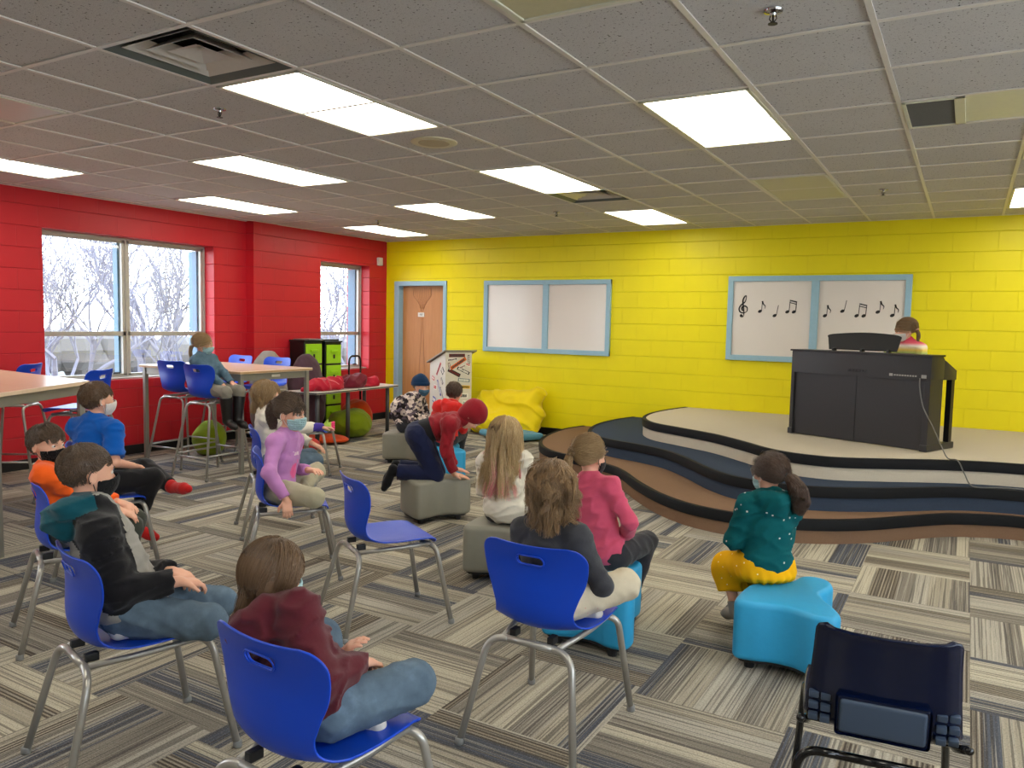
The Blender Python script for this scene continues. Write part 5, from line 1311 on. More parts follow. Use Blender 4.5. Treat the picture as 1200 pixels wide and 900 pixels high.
        c = fromh(V3((0, .05, -.05))); r = .09 * s; V, Q = surf(fM, c - r, c + r, .0035); mo = put('face_mask', V, Q, M[mask[0]], root)
        for sx in (-1, 1):
            b = MB()
            for z0, z1 in ((-.022, .008), (-.078, -.030)):
                pts = catmull([(sx * .050, .022, z0), (sx * .066, .008, (z0 + z1) / 2 + .004), (sx * .078, -.004, z1 + .008), (sx * .082, -.014, z1)], 5); b.tube([tuple(Rm_ @ fromh(V3(q)) + Tm_) for q in pts], .0016 * s, 5)
            pts = catmull([(sx * .082, -.014, .008), (sx * .083, -.020, -.01), (sx * .082, -.014, -.030)], 5); b.tube([tuple(Rm_ @ fromh(V3(q)) + Tm_) for q in pts], .0016 * s, 5)
            b.build('ear_loop', M[mask[2]], mo, True)
    # ---------------- hair
    def hset(nm, sets, capfn=None, mat=None, tie=None):
        VV, QQ, AA, n0 = [], [], [], 0
        if capfn is not None:
            c = fromh(CR_C); r = .16 * s; V, Q = surf(lambda p: capfn(toh(p)) * sH, c - r, c + r, .005); VV.append(V); QQ.append(Q); AA.append(.08 + .3 * (nz((V - head).astype(np.float32), 160, 3) * .5 + .5)); n0 += len(V)
        for P, W, sh in sets: V, Q, A_ = strands(P, W, sh); V = fromh(V); VV.append(V); QQ.append(Q + n0); AA.append(A_); n0 += len(V)
        return put(nm, np.concatenate(VV), np.concatenate(QQ), M[mat], root, None, np.concatenate(AA))
    ctx = dict(hset=hset, fromh=fromh, toh=toh, put=put, root=root, s=s, nb=nb, C=C_, B=B, pel=pel, U=U, head=head, Hf=Hf, shR=shR, shL=shL, eR=eR, eL=eL, wR=wR, wL=wL, kR=kR, kL=kL, aR=aR, aL=aL, Rm=Rm_, Tm=Tm_, hipR=hipR, hipL=hipL)
    # obstacles for long hair, in the head frame
    def inh(p): return (V3(p) - head) @ Hf / sH
    ee = .014; ctx['push'] = [(inh(chestc), (.088 + ee, .088 + ee, .125 + ee), 1), (inh(nb - U * .02 * s), (.048, .048, .055), 1), (inh(shR), (.040 + ee,) * 3, 1), (inh(shL), (.040 + ee,) * 3, 1), (inh(mid), (.085 + ee, .085 + ee, .12), 1)]
    ctx['inh'] = inh
    if hair: hair(ctx)
    if extra: extra(ctx)
    return root

# ---------------- hair styles
def brows(ctx, mat):
    for sx in (-1, 1):
        b = MB(); b.tube([tuple(ctx['Rm'] @ ctx['fromh'](V3(q)) + ctx['Tm']) for q in catmull([(sx * .014, .0905, .020), (sx * .030, .088, .0245), (sx * .044, .079, .020)], 4)], [.0014] * 2 + [.0020] * 5 + [.0011] * 2, 5); b.build('eyebrow', M[mat], ctx['root'], True)
def cap_region(a=.70, b=.0, lim=None): return lambda q: (q[:, 2] > a * q[:, 1] + b)
def short_hair(mat, seed, L=.026, n=2600, a=.62, b=-.008, t=.007, fringe=(.15, .9), rad=.0011, off=(.004, .013), front=.0, jit=.35, nape=.0):
    def go(ctx):
        reg0 = lambda q: (q[:, 2] > a * q[:, 1] + b + np.where(np.abs(q[:, 0]) > .055, np.clip(.02 + q[:, 1] * .6, 0, .03), 0)) & ~((np.abs(q[:, 0]) > .066) & (np.abs(q[:, 1] + .006) < .02) & (q[:, 2] < .016))
        def cap_(q):
            d = ell(q, CR_C, CR_R + t); ln = q[:, 2] - (a * q[:, 1] + b); d = smax(d, -(ln - .004) * .8, .006)
            d = smax(d, -ell(q, (.078, -.004, -.012), (.016, .022, .030)), .004); d = smax(d, -ell(q, (-.078, -.004, -.012), (.016, .022, .030)), .004)
            return d + .0012 * nz(q, 240, 7)
        def flow(cur, X, tt):
            whorl = V3((.01, -.055, .105)); v = cur - whorl; v[:, 2] -= .02; fr = (X[:, 1] > .02)[:, None]; return v / (np.linalg.norm(v, axis=1, keepdims=True) + 1e-9) + np.where(fr, V3((fringe[0], fringe[1], front)), 0) + V3((0, 0, -.25))
        P = grow_hair(seed, reg0, n, L, 5, flow, rad, off, jitter=jit, clump=.25, nguide=160)
        ctx['hset']('hair', [P], cap_, mat); brows(ctx, mat)
    return go
def bob_hair(mat, seed, L=.20, n=3200, bang=True, wave=.0, clump=.3, rad=.0012, off=(.006, .02), wf=2, nape=-.085, grav=1.1, jit=.10, part=.0, ng=90, tip=None, face=.035):
    def go(ctx):
        reg = lambda q: (q[:, 2] > .55 * q[:, 1] - .03 + np.where(q[:, 1] > .03, .03, 0))
        def cap_(q):
            d = ell(q, CR_C, CR_R + .010); low = rbox(q, (0, -.028, -.015), (.074, .062, .055), .04); d = smin(d, low, .03)
            d = smax(d, (q[:, 1] - (face + .9 * np.maximum(q[:, 2] - .035, 0))) * .9, .01); return smax(d, -(q[:, 2] + .06), .01) + .0015 * nz(q, 200, 7)
        def flow(cur, X, tt):
            sx = np.tanh((X[:, 0] - part) / .02)[:, None]; out = np.concatenate([sx * .9, (-.25 if bang else -.85) + 0 * sx, -.35 + 0 * sx], 1)
            if bang: fr = ((X[:, 1] > .035) & (np.abs(X[:, 0]) < .045))[:, None]; out = np.where(fr, np.array([.1, 1.0, -.3]), out)
            back = (X[:, 1] < -.04)[:, None]; out = np.where(back, np.concatenate([sx * .25, -.8 + 0 * sx, -.5 + 0 * sx], 1), out)
            dec = max(0.0, 1 - tt * L / .10); return out * dec + V3((0, -.03, -1.0)) * (.3 + grav * (1 - dec))
        P = grow_hair(seed, reg, n, L, 14, flow, rad, off, grav=.4, jitter=jit, clump=clump, nguide=ng, wave=wave, wfreq=wf, push=ctx['push'] + ([] if bang else [((0, .085, -.035), (.058, .075, .105), 1)]), shade_tip=tip)
        if bang: 
            Pp, W, sh = P; fr = (Pp[:, 0, 1] > .035) & (np.abs(Pp[:, 0, 0]) < .045); Pb = Pp[fr]
            tt = np.linspace(0, .42, 15); src = np.linspace(0, 1, 15); Pp[fr] = np.stack([[np.interp(tt, src, q[:, j]) for j in range(3)] for q in Pb]).transpose(0, 2, 1) if len(Pb) else Pb
        ctx['hset']('hair', [P], cap_, mat)
        brows(ctx, mat)
    return go
def pony_hair(mat, seed, tie, path, rad, n=2200, nt=420, band='bandpink', fly=.06, hr=.0011, bangs=False, taper=None, wave=.006, tip=None):
    """hair pulled to a tie point (head frame), tail following path (head frame)"""
    def go(ctx):
        tiep = V3(tie); reg = lambda q: (q[:, 2] > .62 * q[:, 1] - .012) & ~((np.abs(q[:, 0]) > .066) & (np.abs(q[:, 1] + .006) < .018) & (q[:, 2] < .012))
        def cap_(q):
            d = ell(q, CR_C, CR_R + .007); d = smax(d, -(q[:, 2] - (.62 * q[:, 1] - .008)) * .8, .006); d = smin(d, cone(q, tiep, tiep + nrm(CR_C - tiep) * .03, .012, .022), .015)
            d = smax(d, -ell(q, (.078, -.004, -.012), (.014, .020, .028)), .004); d = smax(d, -ell(q, (-.078, -.004, -.012), (.014, .020, .028)), .004)
            return d + .0010 * nz(q * F3((1, .4, 1)), 260, 7)
        def flow(cur, X, tt): v = tiep - cur; return v / (np.linalg.norm(v, axis=1, keepdims=True) + 1e-9)
        r = np.random.RandomState(seed); P, W, sh = grow_hair(seed, reg, n, .16, 12, flow, hr, (.005, .012), jitter=fly, clump=.15, nguide=80, lenvar=0)
        # stop each strand at the tie
        d = np.linalg.norm(P - tiep, axis=2); stop = np.argmax(d < .022, 1); stop = np.where((d < .022).any(1), stop, P.shape[1] - 1)
        idx = np.minimum(np.arange(P.shape[1])[None], np.maximum(stop, 1)[:, None]); K_ = P.shape[1]; u = np.linspace(0, 1, K_)[None] * stop[:, None]; i0 = np.floor(u).astype(int); i1 = np.minimum(i0 + 1, K_ - 1); w = (u - i0)[..., None]; ar = np.arange(len(P))[:, None]; P = P[ar, i0] * (1 - w) + P[ar, i1] * w
        sets = [(P, W, sh)]
        if bangs:
            reg2 = lambda q: (q[:, 1] > .045) & (q[:, 2] > .035); fl = lambda cur, X, tt: np.concatenate([np.sign(X[:, :1]) * .5, .8 + 0 * X[:, :1], -.9 - tt + 0 * X[:, :1]], 1)
            sets.append(grow_hair(seed + 5, reg2, 240, .043, 8, fl, .0011, (.006, .02), jitter=.35, clump=.4, nguide=24, wave=.006))
            sets.append(grow_hair(seed + 6, reg, 300, .03, 5, lambda c, X, t_: c - CR_C, .0007, (.006, .03), jitter=.9, clump=.1, nguide=100))
        wp = [V3(q) for q in path]; Pt, Wt, st = tail_strands(seed + 1, wp, rad, nt, .0015, wave)
        if tip is not None: st = st + tip(Pt, None, r)
        sets.append((Pt, Wt, st))
        ctx['hset']('hair', sets, cap_, mat); brows(ctx, mat)
        if band:
            b = MB(); dr = nrm(wp[1] - wp[0]) if np.linalg.norm(wp[1] - wp[0]) > 0 else V3((0, -1, 0)); u = nrm(np.cross(dr, (0, 0, 1)) + 1e-6); w2 = np.cross(dr, u); pts = []
            for k in range(17): a = 2 * math.pi * k / 16; pts.append(tuple(ctx['Rm'] @ ctx['fromh'](wp[0] + dr * .006 + (u * math.cos(a) + w2 * math.sin(a)) * .023) + ctx['Tm']))
            b.tube(pts, .0050 * ctx['s'], 8, caps=False); b.build('hair_tie', M[band], ctx['root'], True)
    return go
# ---------------- materials of the cast
def speck(name, c, dot, scale, size, rough=.95):
    t = NT(name); v = t.coord(); vo = t.new('ShaderNodeTexVoronoi'); t.put(vo.inputs['Vector'], v); vo.inputs['Scale'].default_value = scale
    a = lin(c); base = t.mix(t.noise(v, 12, 4, .6), tuple(q * .88 for q in a[:3]) + (1,), tuple(min(1, q * 1.1) for q in a[:3]) + (1,))
    m = t.ramp(vo.outputs['Distance'], [(0, (1, 1, 1, 1)), (size, (1, 1, 1, 1)), (size + .02, (0, 0, 0, 1))])
    t.set(Base_Color=t.mix(m, base, lin(dot)), Roughness=rough); t.b.inputs['Specular IOR Level'].default_value = .15; t.bump(t.noise(v, 24, 4, .6), .3, .006); return t.mat
def denim(name, c):
    t = NT(name); v = t.coord(); n = t.noise(v, 10, 5, .65); a = lin(c)
    t.set(Base_Color=t.ramp(n, [(.3, tuple(q * .7 for q in a[:3]) + (1,)), (.55, a), (.75, tuple(min(1, q * 1.5) for q in a[:3]) + (1,))]), Roughness=.9); t.b.inputs['Specular IOR Level'].default_value = .15; t.bump(t.noise(v, 700, 2), .3, .002); return t.mat
def camo():
    t = NT('black and white patterned fleece'); v = t.coord(); n = t.noise(v, 15, 2, .5); n2 = t.noise(v, 24, 1, .5)
    t.set(Base_Color=t.mix(t.ramp(n2, [(.55, (0, 0, 0, 1)), (.57, (1, 1, 1, 1))]), t.ramp(n, [(.0, lin((34, 26, 30))), (.47, lin((34, 26, 30))), (.49, lin((206, 190, 180))), (1, lin((220, 206, 200)))]), lin((92, 80, 92))), Roughness=.95); return t.mat
M.update(heather=cloth('heather grey knit', (150, 146, 138)), blackc=cloth('black knit', (24, 23, 26)), tealc=cloth('dark teal knit', (14, 72, 84)), maroonc=cloth('maroon hoodie knit', (84, 30, 38)), charcoal=cloth('charcoal knit', (58, 58, 62)),
    lilac=cloth('lilac knit', (184, 126, 182)), pinkp=cloth('pink print', (226, 96, 150)), palep=cloth('pale print', (232, 214, 214)), orangec=cloth('orange knit', (232, 92, 26)), bluec=cloth('bright blue jersey', (10, 84, 168)), creamc=cloth('cream knit', (222, 214, 198)),
    whitec=cloth('off white knit', (216, 210, 194)), pinkc=cloth('pink fleece', (196, 78, 104)), tealdot=speck('teal knit with pale dots', (10, 82, 86), (206, 200, 190), 24, .11), mustard=speck('mustard cotton with pale dots', (226, 168, 14), (240, 226, 190), 30, .10),
    redc=cloth('bright red knit', (206, 40, 36)), dredc=cloth('dark red knit', (134, 26, 36)), camo=camo(), denimj=denim('denim jacket cloth', (84, 108, 124)), jeans=denim('grey blue jeans', (92, 110, 126)), khaki=cloth('stone leggings', (164, 158, 134)), legg=cloth('grey leggings', (126, 122, 112)),
    blackp=cloth('black track cloth', (26, 25, 27)), olive=cloth('dark olive cloth', (58, 60, 52)), navyc=cloth('navy cloth', (22, 28, 58)), creamdot=speck('cream cotton with pink specks', (196, 184, 160), (196, 130, 130), 34, .10), darkp=cloth('dark grey cloth', (46, 46, 50)),
    redsock=cloth('red sock', (190, 34, 34)), greensock=cloth('dark green sock', (26, 40, 36)), blacksock=cloth('black sock', (20, 20, 22)), whitesock=cloth('white sock', (206, 202, 194)), leather=plain('black boot leather', (22, 21, 22), .3), shoe=plain('grey shoe', (120, 116, 110), .6),
    maskb=cloth('pale blue surgical mask', (158, 192, 196), weave=200, bump=.1, var=.04), maskk=cloth('black cloth mask', (18, 18, 20), bump=.1), maskdb=cloth('steel blue cloth mask', (70, 104, 128), bump=.1), maskw=cloth('white cloth mask', (206, 200, 196), bump=.1), loopw=plain('white elastic', (214, 210, 204), .7), loopk=plain('black elastic', (20, 20, 22), .7),
    bandy=plain('yellow hair tie', (226, 198, 40), .5), bandpink=plain('pale pink hair tie', (214, 160, 150), .5), bandk=plain('black hair tie', (20, 18, 18), .5), knit=cloth('navy ribbed knit', (16, 46, 78), bump=.6), purplec=cloth('purple cuff', (66, 50, 140)), greeng=cloth('lime glove', (150, 176, 70)), pinkg=cloth('hot pink fingertips', (232, 70, 120)), rainbow=None)
t = NT('rainbow striped knit'); v = t.coord(); x, y, z = t.sep(v)
t.set(Base_Color=t.ramp(t.math('FRACT', t.math('DIVIDE', z, .21)), [(0, lin((52, 96, 176))), (.18, lin((52, 96, 176))), (.22, lin((150, 190, 120))), (.4, lin((236, 208, 96))), (.58, lin((236, 226, 214))), (.7, lin((226, 96, 110))), (.9, lin((212, 60, 90)))]), Roughness=.95); M['rainbow'] = t.mat
M.update(hbrown=hairm('dark brown hair', (72, 54, 40), (134, 108, 82)), hmid=hairm('mid brown hair', (84, 62, 42), (150, 118, 84)), hlight=hairm('light brown hair', (116, 88, 58), (208, 170, 118)),
    hblond=hairm('long blonde hair', (176, 144, 96), (248, 226, 180), (228, 130, 146)), hsand=hairm('sandy blonde hair', (136, 108, 72), (212, 178, 128)), hdark=hairm('very dark brown hair', (62, 44, 34), (130, 98, 72)))
CROSS = dict(legR=dict(foot=(.02, .085, -.050), pole=(1, .75, .14), toe=(-1, .10, -.1)), legL=dict(foot=(-.01, .135, -.040), pole=(-1, .75, .14), toe=(1, .1, -.1)))
def near_hood(i): l = i['l']; return (np.abs(l[:, 0]) < .125) & (l[:, 2] > -.10) & ((l[:, 1] < -.058) | ((l[:, 2] > -.035) & (l[:, 1] < .03)) )
HD = 'school children watching the stage'
KEYS = []
def P_(key, fn): KEYS.append((key, fn))

P_('A', lambda: person('person', 'boy in black and grey raglan hoodie with teal hood and black mask, cross-legged at left', .97, (-2.442, 1.605, .530), (-2.588, 1.552, .975), 42, 58, 76, 4, 0,
    dict(hand=(.055, .175, .088), pole=(.35, -.15, -.95), dir=(-.5, .8, -.25), curl=.7), dict(hand=(-.06, .13, .088), pole=(-.6, -.4, -.8), dir=(.5, .8, -.25), curl=.7), legR=dict(foot=(.072, .012, -.062), pole=(.12, 1, .06), toe=(-1, .1, -.05)), legL=dict(foot=(-.066, .012, -.062), pole=(-.08, 1, .06), toe=(1, .1, -.05)),
    shirt=dict(mats=['heather', 'blackc', 'tealc'], hood=1.3, e=.024, loose=1.25, name='hoodie', pick=lambda i: np.where(near_hood(i), 2, np.where(i['near'](i['nb'] + (i['shR'] - i['nb']) * .5, i['shR'], .085) | i['near'](i['nb'] + (i['shL'] - i['nb']) * .5, i['shL'], .085) | i['near'](i['shR'], i['eR'], .078) | i['near'](i['shL'], i['eL'], .078) | i['near'](i['eR'], i['wR'], .058) | i['near'](i['eL'], i['wL'], .058), 1, 0)), h=.007, wr=.005),
    pants=dict(mats=['jeans'], wr=.004, name='jeans'), feet=('whitesock', 'whitesock'), torso_w=1.05, leg_s=.95, drop=.115, hair=short_hair('hbrown', 3, L=.015, n=4200, rad=.0010, off=(.003, .009), t=.004, a=.74, b=-.004), mask=('maskk', '', 'loopk')))
P_('B', lambda: person('person', 'child with a brown bob in maroon hoodie and jeans, nearest the camera', .92, (-1.43, 1.47, .515), (-1.610, 1.480, .815), 84, 80, 84, 14, 0,
    dict(hand=(.055, .12, .085), pole=(.8, -.4, -.8), dir=(-.5, .7, -.4), curl=.8), dict(hand=(-.05, .11, .065), pole=(-.8, -.6, -.5)), legR=dict(foot=(.04, .04, -.050), pole=(.75, 1, .42), toe=(-1, .10, -.1)), legL=dict(foot=(-.02, .10, -.040), pole=(-.8, 1, .40), toe=(1, .1, -.1)), leg_s=.80,
    shirt=dict(mats=['maroonc'], hood=1.2, e=.024, name='hoodie', h=.007, wr=.006, loose=1.2), pants=dict(mats=['jeans'], wr=.004, name='jeans', e=.016), feet=('whitesock', 'whitesock'),
    hair=bob_hair('hmid', 5, L=.112, n=5200, bang=True, clump=.25, rad=.0012, off=(.008, .020), grav=1.2, jit=.06, ng=160), mask=('maskb', 'pleat', 'loopw')))
P_('C', lambda: person('person', 'child with long wavy brown hair in charcoal shirt on a blue chair in the middle', .96, (-1.284, 2.495, .515), (-1.310, 2.555, .900), 86, 84, 114, 8, 0,
    dict(hand=(.02, .17, .095), pole=(1, -.2, -.7)), dict(hand=(-.04, .17, .095), pole=(-1, -.2, -.7)), legR=dict(foot=(.03, .06, -.050), pole=(.75, .9, .28), toe=(-1, .1, -.1)), legL=dict(foot=(-.01, .11, -.040), pole=(-.9, .7, .2), toe=(1, .1, -.1)),
    shirt=dict(mats=['charcoal'], e=.010, h=.007, wr=.003, hem=-.075), pants=dict(mats=['creamdot'], name='leggings', e=.012, wr=.003), feet=('whitesock', 'whitesock'), torso_w=1.06, leg_s=.90,
    hair=bob_hair('hlight', 9, L=.17, n=5600, bang=False, clump=.6, rad=.0013, off=(.008, .028), wf=1.6, wave=.018, grav=.9, jit=.26, ng=130, face=.04)))
def lilac_print(i):
    l = i['l']; f = l[:, 1] > .02; out = np.zeros(len(l), int); x, z = l[:, 0], l[:, 2]
    out[f & (((x / .034) ** 2 + ((z + .22) / .045) ** 2) < 1)] = 1
    out[f & ((((x + .022) / .014) ** 2 + ((z + .165) / .014) ** 2) < 1)] = 1
    out[f & (np.abs(z + .115) < .010) & (np.abs(x) < .034) & (np.sin(x * 420) > -.2)] = 2; return out
P_('E', lambda: person('person', 'girl in lilac long-sleeved shirt and pale blue mask sitting cross-legged, gripping her chair', .98, (-3.473, 3.237, .518), (-3.425, 3.29, .955), 42, 16, 10, 4, 0,
    dict(hand=('w', -3.275, 3.115, .490), pole=(.8, -.9, .0), dir=(.45, .1, -.9), palm=(-1, 0, -.2), curl=.9), dict(hand=(-.04, .18, .095), pole=(-.7, -.5, -.5)), legR=dict(foot=(.02, .085, -.050), pole=(.9, .85, .05), toe=(-1, .1, -.1)), legL=dict(foot=(-.01, .135, -.035), pole=(-1, .75, .25), toe=(1, .1, -.1)),
    shirt=dict(mats=['lilac', 'pinkp', 'palep'], pick=lilac_print, e=.009, h=.006, wr=.003, hem=-.06), pants=dict(mats=['khaki'], name='leggings', e=.009), feet=('whitesock', 'whitesock'),
    hair=pony_hair('hbrown', 12, (0, -.098, .052), [(0, -.102, .055), (0, -.135, .050), (.004, -.150, .0), (0, -.142, -.07), (0, -.13, -.12)], [.014, .030, .034, .030, .012], bangs=True, wave=.012, band='bandpink', fly=.12), mask=('maskb', 'pleat', 'loopw')))
P_('F', lambda: person('person', 'boy in orange shirt and black mask looking back over the raglan hoodie boy', .92, (-3.63, 2.073, .518), (-3.736, 2.050, .897), 52, 46, 14, 2, 0,
    dict(hand=('w', -3.37, 2.21, .585), pole=(.6, -.6, -.5)), dict(hand=('w', -3.39, 2.25, .60), pole=(-.6, -.6, -.5)), legR=dict(foot=(.07, .27, -.29), pole=(.2, 1, .4), toe=(.2, 1, -.25)), legL=dict(foot=(-.06, .25, -.30), pole=(-.2, 1, .4)),
    shirt=dict(mats=['orangec'], e=.014, h=.007, wr=.004), pants=dict(mats=['olive'], e=.014), feet=('greensock', 'greensock'), hair=short_hair('hbrown', 15, L=.030, n=3400, fringe=(.5, .6), a=.5, b=.006, off=(.006, .018)), mask=('maskk', '', 'loopk')))
P_('G', lambda: person('person', 'boy in bright blue T-shirt, black trousers and red socks, back to us', 1.03, (-4.488, 2.728, .520), (-4.505, 2.775, 1.005), 66, 104, 84, 0, 0,
    dict(hand=('w', -4.36, 2.90, .60), pole=(.9, -.5, -.4)), dict(hand=(-.06, .2, .06), pole=(-.9, -.5, -.5)), legR=dict(foot=(.10, .20, -.26), pole=(.3, 1, .5), toe=(.2, 1, -.5)), legL=dict(foot=('w', -4.17, 3.03, .475), pole=(-.7, .9, .3), toe=(.98, .35, .12)),
    torso_w=1.15, shirt=dict(mats=['bluec'], e=.016, loose=1.3, sleeve=.42, h=.008, name='t_shirt'), pants=dict(mats=['blackp'], e=.013), feet=('redsock', 'redsock'), hair=short_hair('hmid', 18, L=.026, n=3200, jit=.5, off=(.003, .013), a=.70, b=-.004), mask=('maskw', '', 'loopw')))
def glove(ctx):
    T = SDF(); w, e = ctx['wR'], ctx['eR']; fd = nrm(w - e); T.cone(e + (w - e) * .72, w + fd * .012, .034, .030, .01)
    lo, hi = T.bounds(.02); V, Q = surf(T, lo, hi, .006); ctx['put']('purple_cuff', V, Q, M['purplec'], ctx['root'])
    T = SDF(); rt = ctx['B'][:, 0]
    T.cone(w, w + fd * .06, .022, .028, .01)
    for k in range(4): a = w + fd * .06 + ctx['B'][:, 2] * (.024 - .016 * k); T.cone(a, a + fd * .05 + V3((0, 0, .012)), .009, .008, .004)
    T.cone(w + fd * .03, w + fd * .06 + V3((0, 0, .05)), .011, .009, .006)
    lo, hi = T.bounds(.02); V, Q = surf(T, lo, hi, .005); mi = ((V[Q].mean(1) - w) @ fd > .085).astype(int); ctx['put']('glove', V, Q, [M['greeng'], M['pinkg']], ctx['root'], mi)
P_('H', lambda: person('person', 'fair-haired child in cream top with a lime glove, half hidden behind the lilac girl', .98, (-4.259, 3.894, .518), (-4.305, 3.91, .968), 54, 50, 56, 2, 0,
    dict(hand=('w', -4.02, 4.14, .735), pole=(.6, -.6, -.7)), dict(hand=('w', -4.10, 4.16, .60), pole=(-.6, -.6, -.5)), legR=dict(foot=(.07, .25, -.30), pole=(.2, 1, .4)), legL=dict(foot=(-.06, .25, -.30), pole=(-.2, 1, .4)),
    shirt=dict(mats=['creamc'], e=.013), pants=dict(mats=['jeans'], name='jeans'), feet=('shoe', 'shoe'), hair=bob_hair('hsand', 21, L=.13, n=3200, rad=.0013, off=(.006, .020), ng=70, jit=.14), mask=('maskb', 'pleat', 'loopw'), extra=glove))
P_('K', lambda: person('person', 'girl in denim jacket and black boots on a tall stool at the high table', .93, (-6.19, 4.95, .838), (-6.285, 4.93, 1.25), 0, 10, 34, 8, 0,
    dict(hand=(.03, .24, .02), pole=(.5, -.8, -.3), dir=(-.1, .5, -.8)), dict(hand=(-.08, .22, .05), pole=(-.6, -.6, -.5)), legR=dict(foot=(.05, .285, -.30), pole=(.1, 1, .4), toe=(.1, 1, -.25)), legL=dict(foot=(-.06, .30, -.30), pole=(-.1, 1, .4), toe=(0, 1, -.25)),
    shirt=dict(mats=['denimj'], e=.015, name='jacket', wr=.004), pants=dict(mats=['legg'], name='leggings', e=.008), feet=('boot_leather', 'boot_leather'), hair=pony_hair('hsand', 24, (0, -.10, -.02), [(0, -.102, -.02), (0, -.125, -.05), (0, -.125, -.12), (0, -.11, -.17)], [.012, .02, .018, .008], n=1500, nt=200, band='bandk'), mask=('maskb', 'pleat', 'loopw')))
def beanie(ctx):
    def f(p):
        q = ctx['toh'](p); d = ell(q, CR_C + V3((0, -.004, .008)), CR_R + .016); d = smin(d, ell(q, (0, -.02, .115), (.03, .03, .02)), .04); band = smax(ell(q, CR_C, CR_R + .022), np.abs(q[:, 2] - .028 + q[:, 1] * -.25) - .020, .006)
        d = smax(d, -(q[:, 2] - (.010 + q[:, 1] * .25)), .006); return (smin(d, band, .004) + .0012 * np.sin(np.arctan2(q[:, 1], q[:, 0]) * 40)) * ctx['s']
    c = ctx['fromh'](CR_C); r = .15 * ctx['s']; V, Q = surf(f, c - r, c + r, .005); ctx['put']('beanie', V, Q, M['knit'], ctx['root'])
P_('L', lambda: person('person', 'child in navy knitted hat and black and white patterned jacket at the back', 1.02, (-5.16, 6.62, .415), (-5.05, 6.715, .818), 15, 12, 6, 14, 0,
    dict(hand=(.02, .27, .05), pole=(.7, -.3, -.5)), dict(hand=(-.02, .27, .05), pole=(-.7, -.3, -.5)), legR=dict(foot=(.10, .24, -.29), pole=(.3, 1, .4)), legL=dict(foot=(-.08, .24, -.29), pole=(-.2, 1, .4)), spine_mid=(-5.22, 6.60, .57), torso_w=1.05,
    shirt=dict(mats=['camo'], e=.028, name='jacket', wr=.007), pants=dict(mats=['darkp'], e=.016), feet=('shoe', 'shoe'), hair=short_hair('hdark', 26, n=700), mask=('maskdb', '', 'loopw'), extra=beanie))
P_('M', lambda: person('person', 'dark-haired child in bright red hoodie facing the sticker lectern', 1.0, (-4.29, 6.08, .415), (-4.215, 6.135, .838), 118, 118, 112, 10, 0,
    dict(hand=(.03, .24, .05), pole=(.7, -.3, -.5)), dict(hand=(-.03, .24, .05), pole=(-.7, -.3, -.5)), legR=dict(foot=(.10, .24, -.29), pole=(.3, 1, .4)), legL=dict(foot=(-.08, .24, -.29), pole=(-.2, 1, .4)),
    shirt=dict(mats=['redc'], e=.02, hood=1.25, name='hoodie'), pants=dict(mats=['darkp']), feet=('shoe', 'shoe'), hair=short_hair('hdark', 28, L=.03, n=2200)))
def hood_up(ctx):
    def f(p):
        q = ctx['toh'](p); d = ell(q, CR_C + V3((0, -.006, .004)), CR_R + .022); d = smin(d, ell(q, (0, -.03, -.055), (.066, .062, .06)), .04); d = smax(d, -ell(q, (0, .085, -.02), (.056, .060, .078)), .008); d = smax(d, -ell(q, CR_C, CR_R + .008), .003)
        return d * ctx['s'] + .002 * nz(p, 60, 4)
    c = ctx['fromh'](V3((0, 0, 0))); r = .17 * ctx['s']; V, Q = surf(f, c - r, c + r, .006); ctx['put']('hood', V, Q, M['dredc'], ctx['root'])
    S2 = SDF(); S2.cone(ctx['nb'] - ctx['U'] * .03, ctx['head'] - (ctx['Hf'][:, 2] * .05), .055, .062, .02); lo, hi = S2.bounds(.02); V, Q = surf(S2, lo, hi, .008); ctx['put']('collar', V, Q, M['dredc'], ctx['root'])
    # dark under-shirt showing between hoodie and trousers
    s = ctx['s']; T = SDF(); T.ell(ctx['pel'] + ctx['U'] * .045 * s, (.118 * s, .100 * s, .095 * s), ctx['C'], .03); T.ell(ctx['pel'] + ctx['U'] * .12 * s, (.108 * s, .090 * s, .09 * s), ctx['C'], .03)
    pc = ctx['pel'] - ctx['U'] * .02 * s; V, Q = surf(lambda p: smax(T(p) + .003 * nz(p, 30, 4), half(p, pc, -ctx['U'] + V3((0, 0, .25))).astype(np.float32), .006), *T.bounds(.02), .008); ctx['put']('undershirt', V, Q, M['blackc'], ctx['root'])
P_('N', lambda: person('person', 'child in dark red hoodie with hood up kneeling on a grey ottoman, bending down', 1.04, (-3.595, 4.765, .650), (-3.255, 4.985, .800), 32, (.25, .15, -1), 32, 66, 0,
    dict(hand=('w', -3.325, 4.850, .362), pole=(.5, -.6, .2), dir=(0, 1, -.25), palm=(0, 0, -1), curl=.12), dict(hand=('w', -3.44, 5.02, .366), pole=(-.5, -.6, .2), dir=(0, 1, -.25), palm=(0, 0, -1), curl=.12),
    legR=dict(foot=('w', -3.695, 4.605, .375), pole=(0, 1, -.4), toe=(0, -.35, -1)), legL=dict(foot=('w', -3.775, 4.735, .38), pole=(0, 1, -.4), toe=(0, -.5, -1)),
    shirt=dict(mats=['dredc'], e=.016, name='hoodie', hem=.11, wr=.006), pants=dict(mats=['navyc'], e=.018, waist=.10, flare=1.5), feet=('blacksock', 'blacksock'), hair=short_hair('hdark', 30, n=500), extra=hood_up))
pink_tip = lambda P, gi, r: np.where((((np.arange(len(P)) * 7919) % 10 < 4) if gi is None else ((gi % 10) < 4))[:, None] & (np.linspace(0, 1, P.shape[1])[None] > .45), np.clip((np.linspace(0, 1, P.shape[1])[None] - .45) * 2.2, 0, 1) * 1.0, 0.0)
